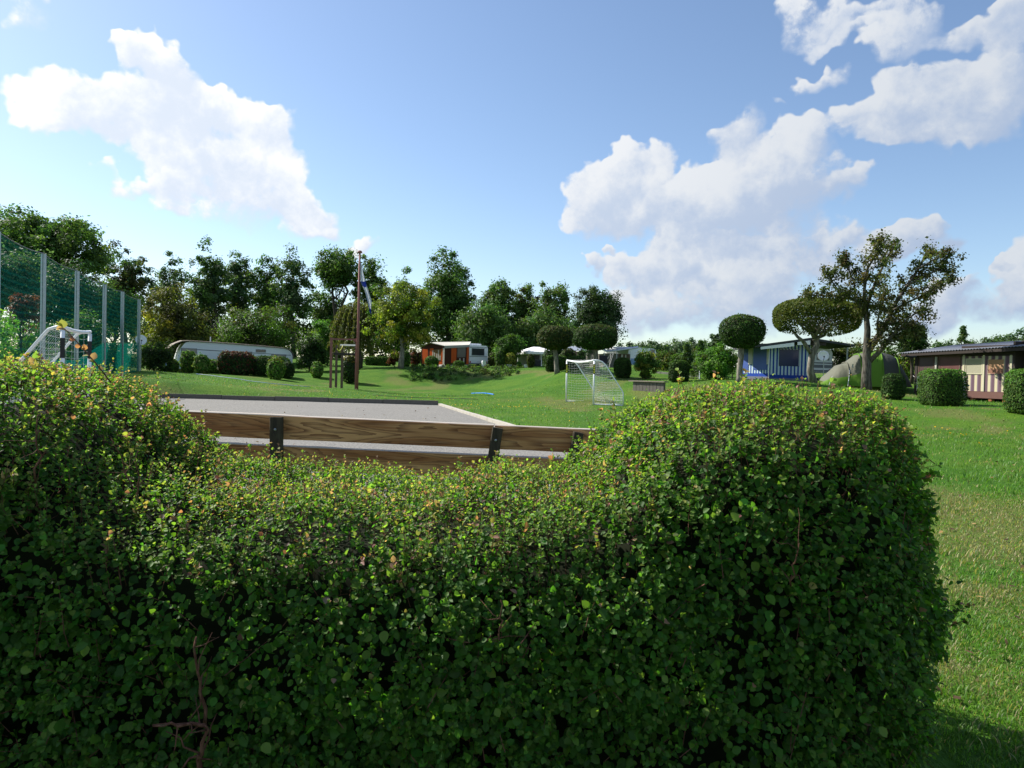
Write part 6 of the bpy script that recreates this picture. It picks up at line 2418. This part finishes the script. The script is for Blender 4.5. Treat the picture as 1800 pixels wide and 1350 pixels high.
# dark boarded part on the left
nbd = 9
for k in range(nbd):
    a = x0 + (x1 - x0) * k / nbd
    MB().box(F, a + .006, a + (x1 - x0) / nbd - .006, random.uniform(0, .01), .05, -.05, zt + .05).build('board', BROWN_WOOD, sh)
window(F, sh, sx_(1652), sx_(1686), sz_(1668, 655), sz_(1668, 628), plain('maroon_screen', (.13, .055, .05), .4, 0, .3, 3), .06, 0, BROWN_WOOD)
window(F, sh, sx_(1616), sx_(1640), sz_(1628, 660), sz_(1628, 628), plain('brown_screen', (.085, .055, .05), .4, 0, .3, 3), .05, 0, BROWN_WOOD)
MB().box(F, sx_(1644), sx_(1647), -.06, -.002, sz_(1645, 652), sz_(1645, 627)).build('pale_post', CANVAS_PALE, sh)
MB().box(F, sx_(1613.5), sx_(1617.5), -.08, -.002, sz_(1615, 687), sz_(1615, 661)).build('pale_post', CURT, sh)
MB().box(F, -.05, .12, -.05, -.002, -.05, zt + .05).build('corner_post', DARK_WOOD, sh)
MB().box(F, x1 + .002, x2, .0, .05, sz_(1730, 688), sz_(1730, 626)).build('striped_wall', PSTR, sh)
MB().box(F, x1 + .002, x2, -.012, .06, sz_(1730, 625.8), zt + .30).build('header_board', DARK_WOOD, sh)
MB().box(F, x1 + .002, x2 + .3, -.02, .06, floor_z, sz_(1730, 688.3)).build('base_board', plain('red_brown_board', (.145, .068, .055), .7, 0, .2, 4), sh)
CREAM = plain('cream_post', (.55, .51, .36), .8, 0, .08, 5)
for px in (1694, 1729, 1777):
    MB().box(F, sx_(px - 1.6), sx_(px + 1.6), -.035, -.003, sz_(px, 688 if px < 1770 else 676), sz_(px, 624)).build('cream_post', CREAM, sh)
BLIND = plain('cream_blind', (.36, .34, .24), .8, 0, .08, 12)
window(F, sh, sx_(1698.5), sx_(1725.5), sz_(1712, 656.5), sz_(1712, 631.5), BLIND, .035, 0, CREAM)
w = window(F, sh, sx_(1737), sx_(1764.5), sz_(1750, 657), sz_(1750, 632), plain('orange_blind', (.42, .235, .13), .8, 0, .1, 4), .03, 0, PSTR)
MB().box(F, sx_(1737.5), sx_(1764), -.03, -.019, sz_(1750, 657), sz_(1750, 649)).build('blind_edge', plain('brown_blind', (.27, .13, .085), .8), w)
# hooks under the eave
# dark open part at the right
MB().box(F, x2 + .002, x3, .5, .56, -.1, zt + .5).build('back_wall', DARK_WOOD, sh)
MB().box(F, x2 + .002, x2 + .10, -.02, .5, floor_z, zt + .45).build('corner_post', DARK_WOOD, sh)
BRICK = plain('brick_red', (.38, .13, .06), .85, 0, .2, 9)
for (pa, pb) in ((1706.5, 1711), (1738, 1743.5), (1763, 1773)):
    a, b = sx_(pa), sx_(pb)
    g = gz(*F.pt((a + b) / 2, .1, 0)[:2]) - F.A[2]
    hh = (floor_z - g) / 2
    for k in range(2):
        MB().box(F, a + .004 * k, b - .006 * k, .02, .24, g - .05 * (k == 0) + hh * k + .002, g + hh * (k + 1) - .004).build('brick', BRICK, sh)
MB().box(F, x0, x3, .30, 3.2, floor_z - .02, floor_z + .06).build('floor', DARK_WOOD, sh)
MB().box(F, x0, x3, 3.2, 3.26, -.1, zt + .6).build('rear_wall', DARK_WOOD, sh)
MB().box(F, x0, x0 + .06, .06, 3.19, -.05, zt + .2).build('end_wall', DARK_WOOD, sh)
# corrugated roof


def eave(px, py, off):
    lo, hi = 20.0, 50.0
    for _ in range(50):
        m = (lo + hi) / 2
        if np.dot(at(px, py, m) - F.A, -F.w) > off:
            lo = m
        else:
            hi = m
    return at(px, py, lo)


E0, E1_ = eave(1583, 621, .45), eave(1850, 605.5, .45)
u = E1_ - E0
L = np.linalg.norm(u)
up_back = F.w * 3.9 + np.array([0, 0, .55])
grid = []
nn = 360
rows_ = []
for r in range(2):
    rows_.append([E0 + u * (j / nn) + up_back * r + np.array([0, 0, .022 * math.sin(j / nn * L / .15 * 2 * math.pi)]) for j in range(nn + 1)])
MB().sheet(rows_, thick=(0, 0, .012)).build('roof', plain('corrugated_sheet', (.14, .155, .19), .55, .1, .2, 3), sh, smooth=True)
mb = MB()
d_ = np.array([0, 0, -.04])
slab(mb, [E0 + d_ - np.array([0, 0, .12]) + F.w * .03, E1_ + d_ - np.array([0, 0, .16]) + F.w * .03, E1_ + d_ + F.w * .03, E0 + d_ + F.w * .03], F.w * .04)
mb.build('fascia', DARK_WOOD, sh)
for k in range(9):
    p = E0 + u * (.04 + .92 * k / 8) + F.w * .08 + np.array([0, 0, -.05])
    mb = MB()
    slab(mb, [p + np.array([0, 0, -.1]), p + F.u * .06 + np.array([0, 0, -.1]), p + F.u * .06, p], up_back * .9)
    mb.build('rafter', DARK_WOOD, sh)
mb = MB()
mb.tube([at(1592, 625.5, 36.3), at(1600, 627.5, 36.2), at(1611, 627, 36.1)], .05, 8)
mb.build('gutter', BLACK, sh)

# white stand post in front of the shed
g0 = ground(1694.8, 30.5)
wp = thing('wash_post', 'thin white post with a small cross tray before the striped shed', 'post', g0)
h = zpx(1694, 663, 30.5) - g0[2]
MB().tube([g0 - np.array([0, 0, .1]), g0 + np.array([0, 0, h])], .032, 8).build('post', PVC, wp)
F2 = Frame(g0 - np.array([.2, 0, 0]), g0 + np.array([.2, 0, 0]))
zz = zpx(1694, 677, 30.5) - g0[2]
MB().box(F2, 0, .36, -.08, -.035, zz - .03, zz + .02).build('tray', plain('blue_grey_tray', (.12, .15, .22), .5), wp)

# ------------------------------------------------------------------ low sleeper wall, kerb, white stake, blue hose
gA_, gB_ = ground(1112, 38.3), ground(1166, 36.5)
F = Frame(gA_, gB_)
sw = thing('sleeper_wall', 'low wall of upright sleepers with a flat plank cap on the slope', 'wall', gA_)
n = 9
zt = zpx(1112, 670.5, 38.3) - gA_[2]
for k in range(n):
    a = F.L * k / n
    MB().box(F, a + .01, a + F.L / n - .012, random.uniform(0, .02), .16, -.35, zt - .005).build('sleeper', WOOD_GREY, sw)
MB().box(F, -.25, F.L * .55 - .004, -.08, .26, zt, zt + .06).build('cap_plank', plain('cap_wood', (.20, .17, .135), .8, 0, .3, 7), sw)
MB().box(F, F.L * .55 + .004, F.L + .1, -.08, .26, zt + .003, zt + .062).build('cap_plank', plain('cap_wood', (.20, .17, .135), .8, 0, .3, 7), sw)
for (pa, da, pb, db, label) in [(1148, 50, 1229, 48, 'low pale kerb before the creeper covered hedge')]:
    gA_, gB_ = ground(pa, da), ground(pb, db)
    F = Frame(gA_, gB_)
    kb = thing('garden_kerb', label, 'kerb', gA_)
    dzz = gB_[2] - gA_[2]
    for k in range(6):
        a0, a1 = F.L * k / 6 + .01, F.L * (k + 1) / 6 - .01
        z0_, z1_ = dzz * k / 6, dzz * (k + 1) / 6
        q8 = [F.pt(a0, 0, z0_ - .1), F.pt(a1, 0, z1_ - .1), F.pt(a1, .12, z1_ - .1), F.pt(a0, .12, z0_ - .1), F.pt(a0, 0, z0_ + .13), F.pt(a1, 0, z1_ + .13), F.pt(a1, .12, z1_ + .13), F.pt(a0, .12, z0_ + .13)]
        MB().hexa(q8).build('kerb_stone', WOOD_PALE, kb)
g0 = ground(1229.5, 44)
o = MB().tube([g0 - np.array([0, 0, .1]), at(1230, 652, 44)], .035, 8).build('white_stake', PVC, loc=g0)
tag(o, 'thin white stake at the foot of the big bright green bush', 'stake')


def on_ground(pts, r, name, label, cat, mat):
    out_ = []
    for (px, d) in pts:
        out_.append(ground(px, d, r * .6))
    fine = []
    for i in range(len(out_) - 1):
        for k in range(6):
            p = out_[i] + (out_[i + 1] - out_[i]) * k / 6
            fine.append(np.array([p[0], p[1], gz(p[0], p[1]) + r * .8]))
    fine.append(out_[-1])
    o_ = MB().tube(fine, r, 6).build(name, mat, loc=fine[0], smooth=True)
    tag(o_, label, cat)


CYAN = plain('bright_blue_plastic', (.02, .22, .75), .4, 0, .05, 4)
on_ground([(829, 46), (838, 44.8), (848, 43.5), (856, 42.4), (868, 41.2)], .035, 'hose', 'bright blue hose lying on the lawn below the bank', 'hose', CYAN)
on_ground([(345, 49), (400, 47.5), (470, 46.2), (545, 45.5)], .018, 'hose', 'thin blue line lying across the lawn before the clipped hedges', 'hose', plain('dull_blue_plastic', (.06, .14, .42), .5, 0, .05, 4))
on_ground([(655, 41.5), (700, 41.0), (760, 40.5), (840, 39.0)], .018, 'hose', 'thin dark cable lying in the grass before the post frame', 'cable', BLACK)
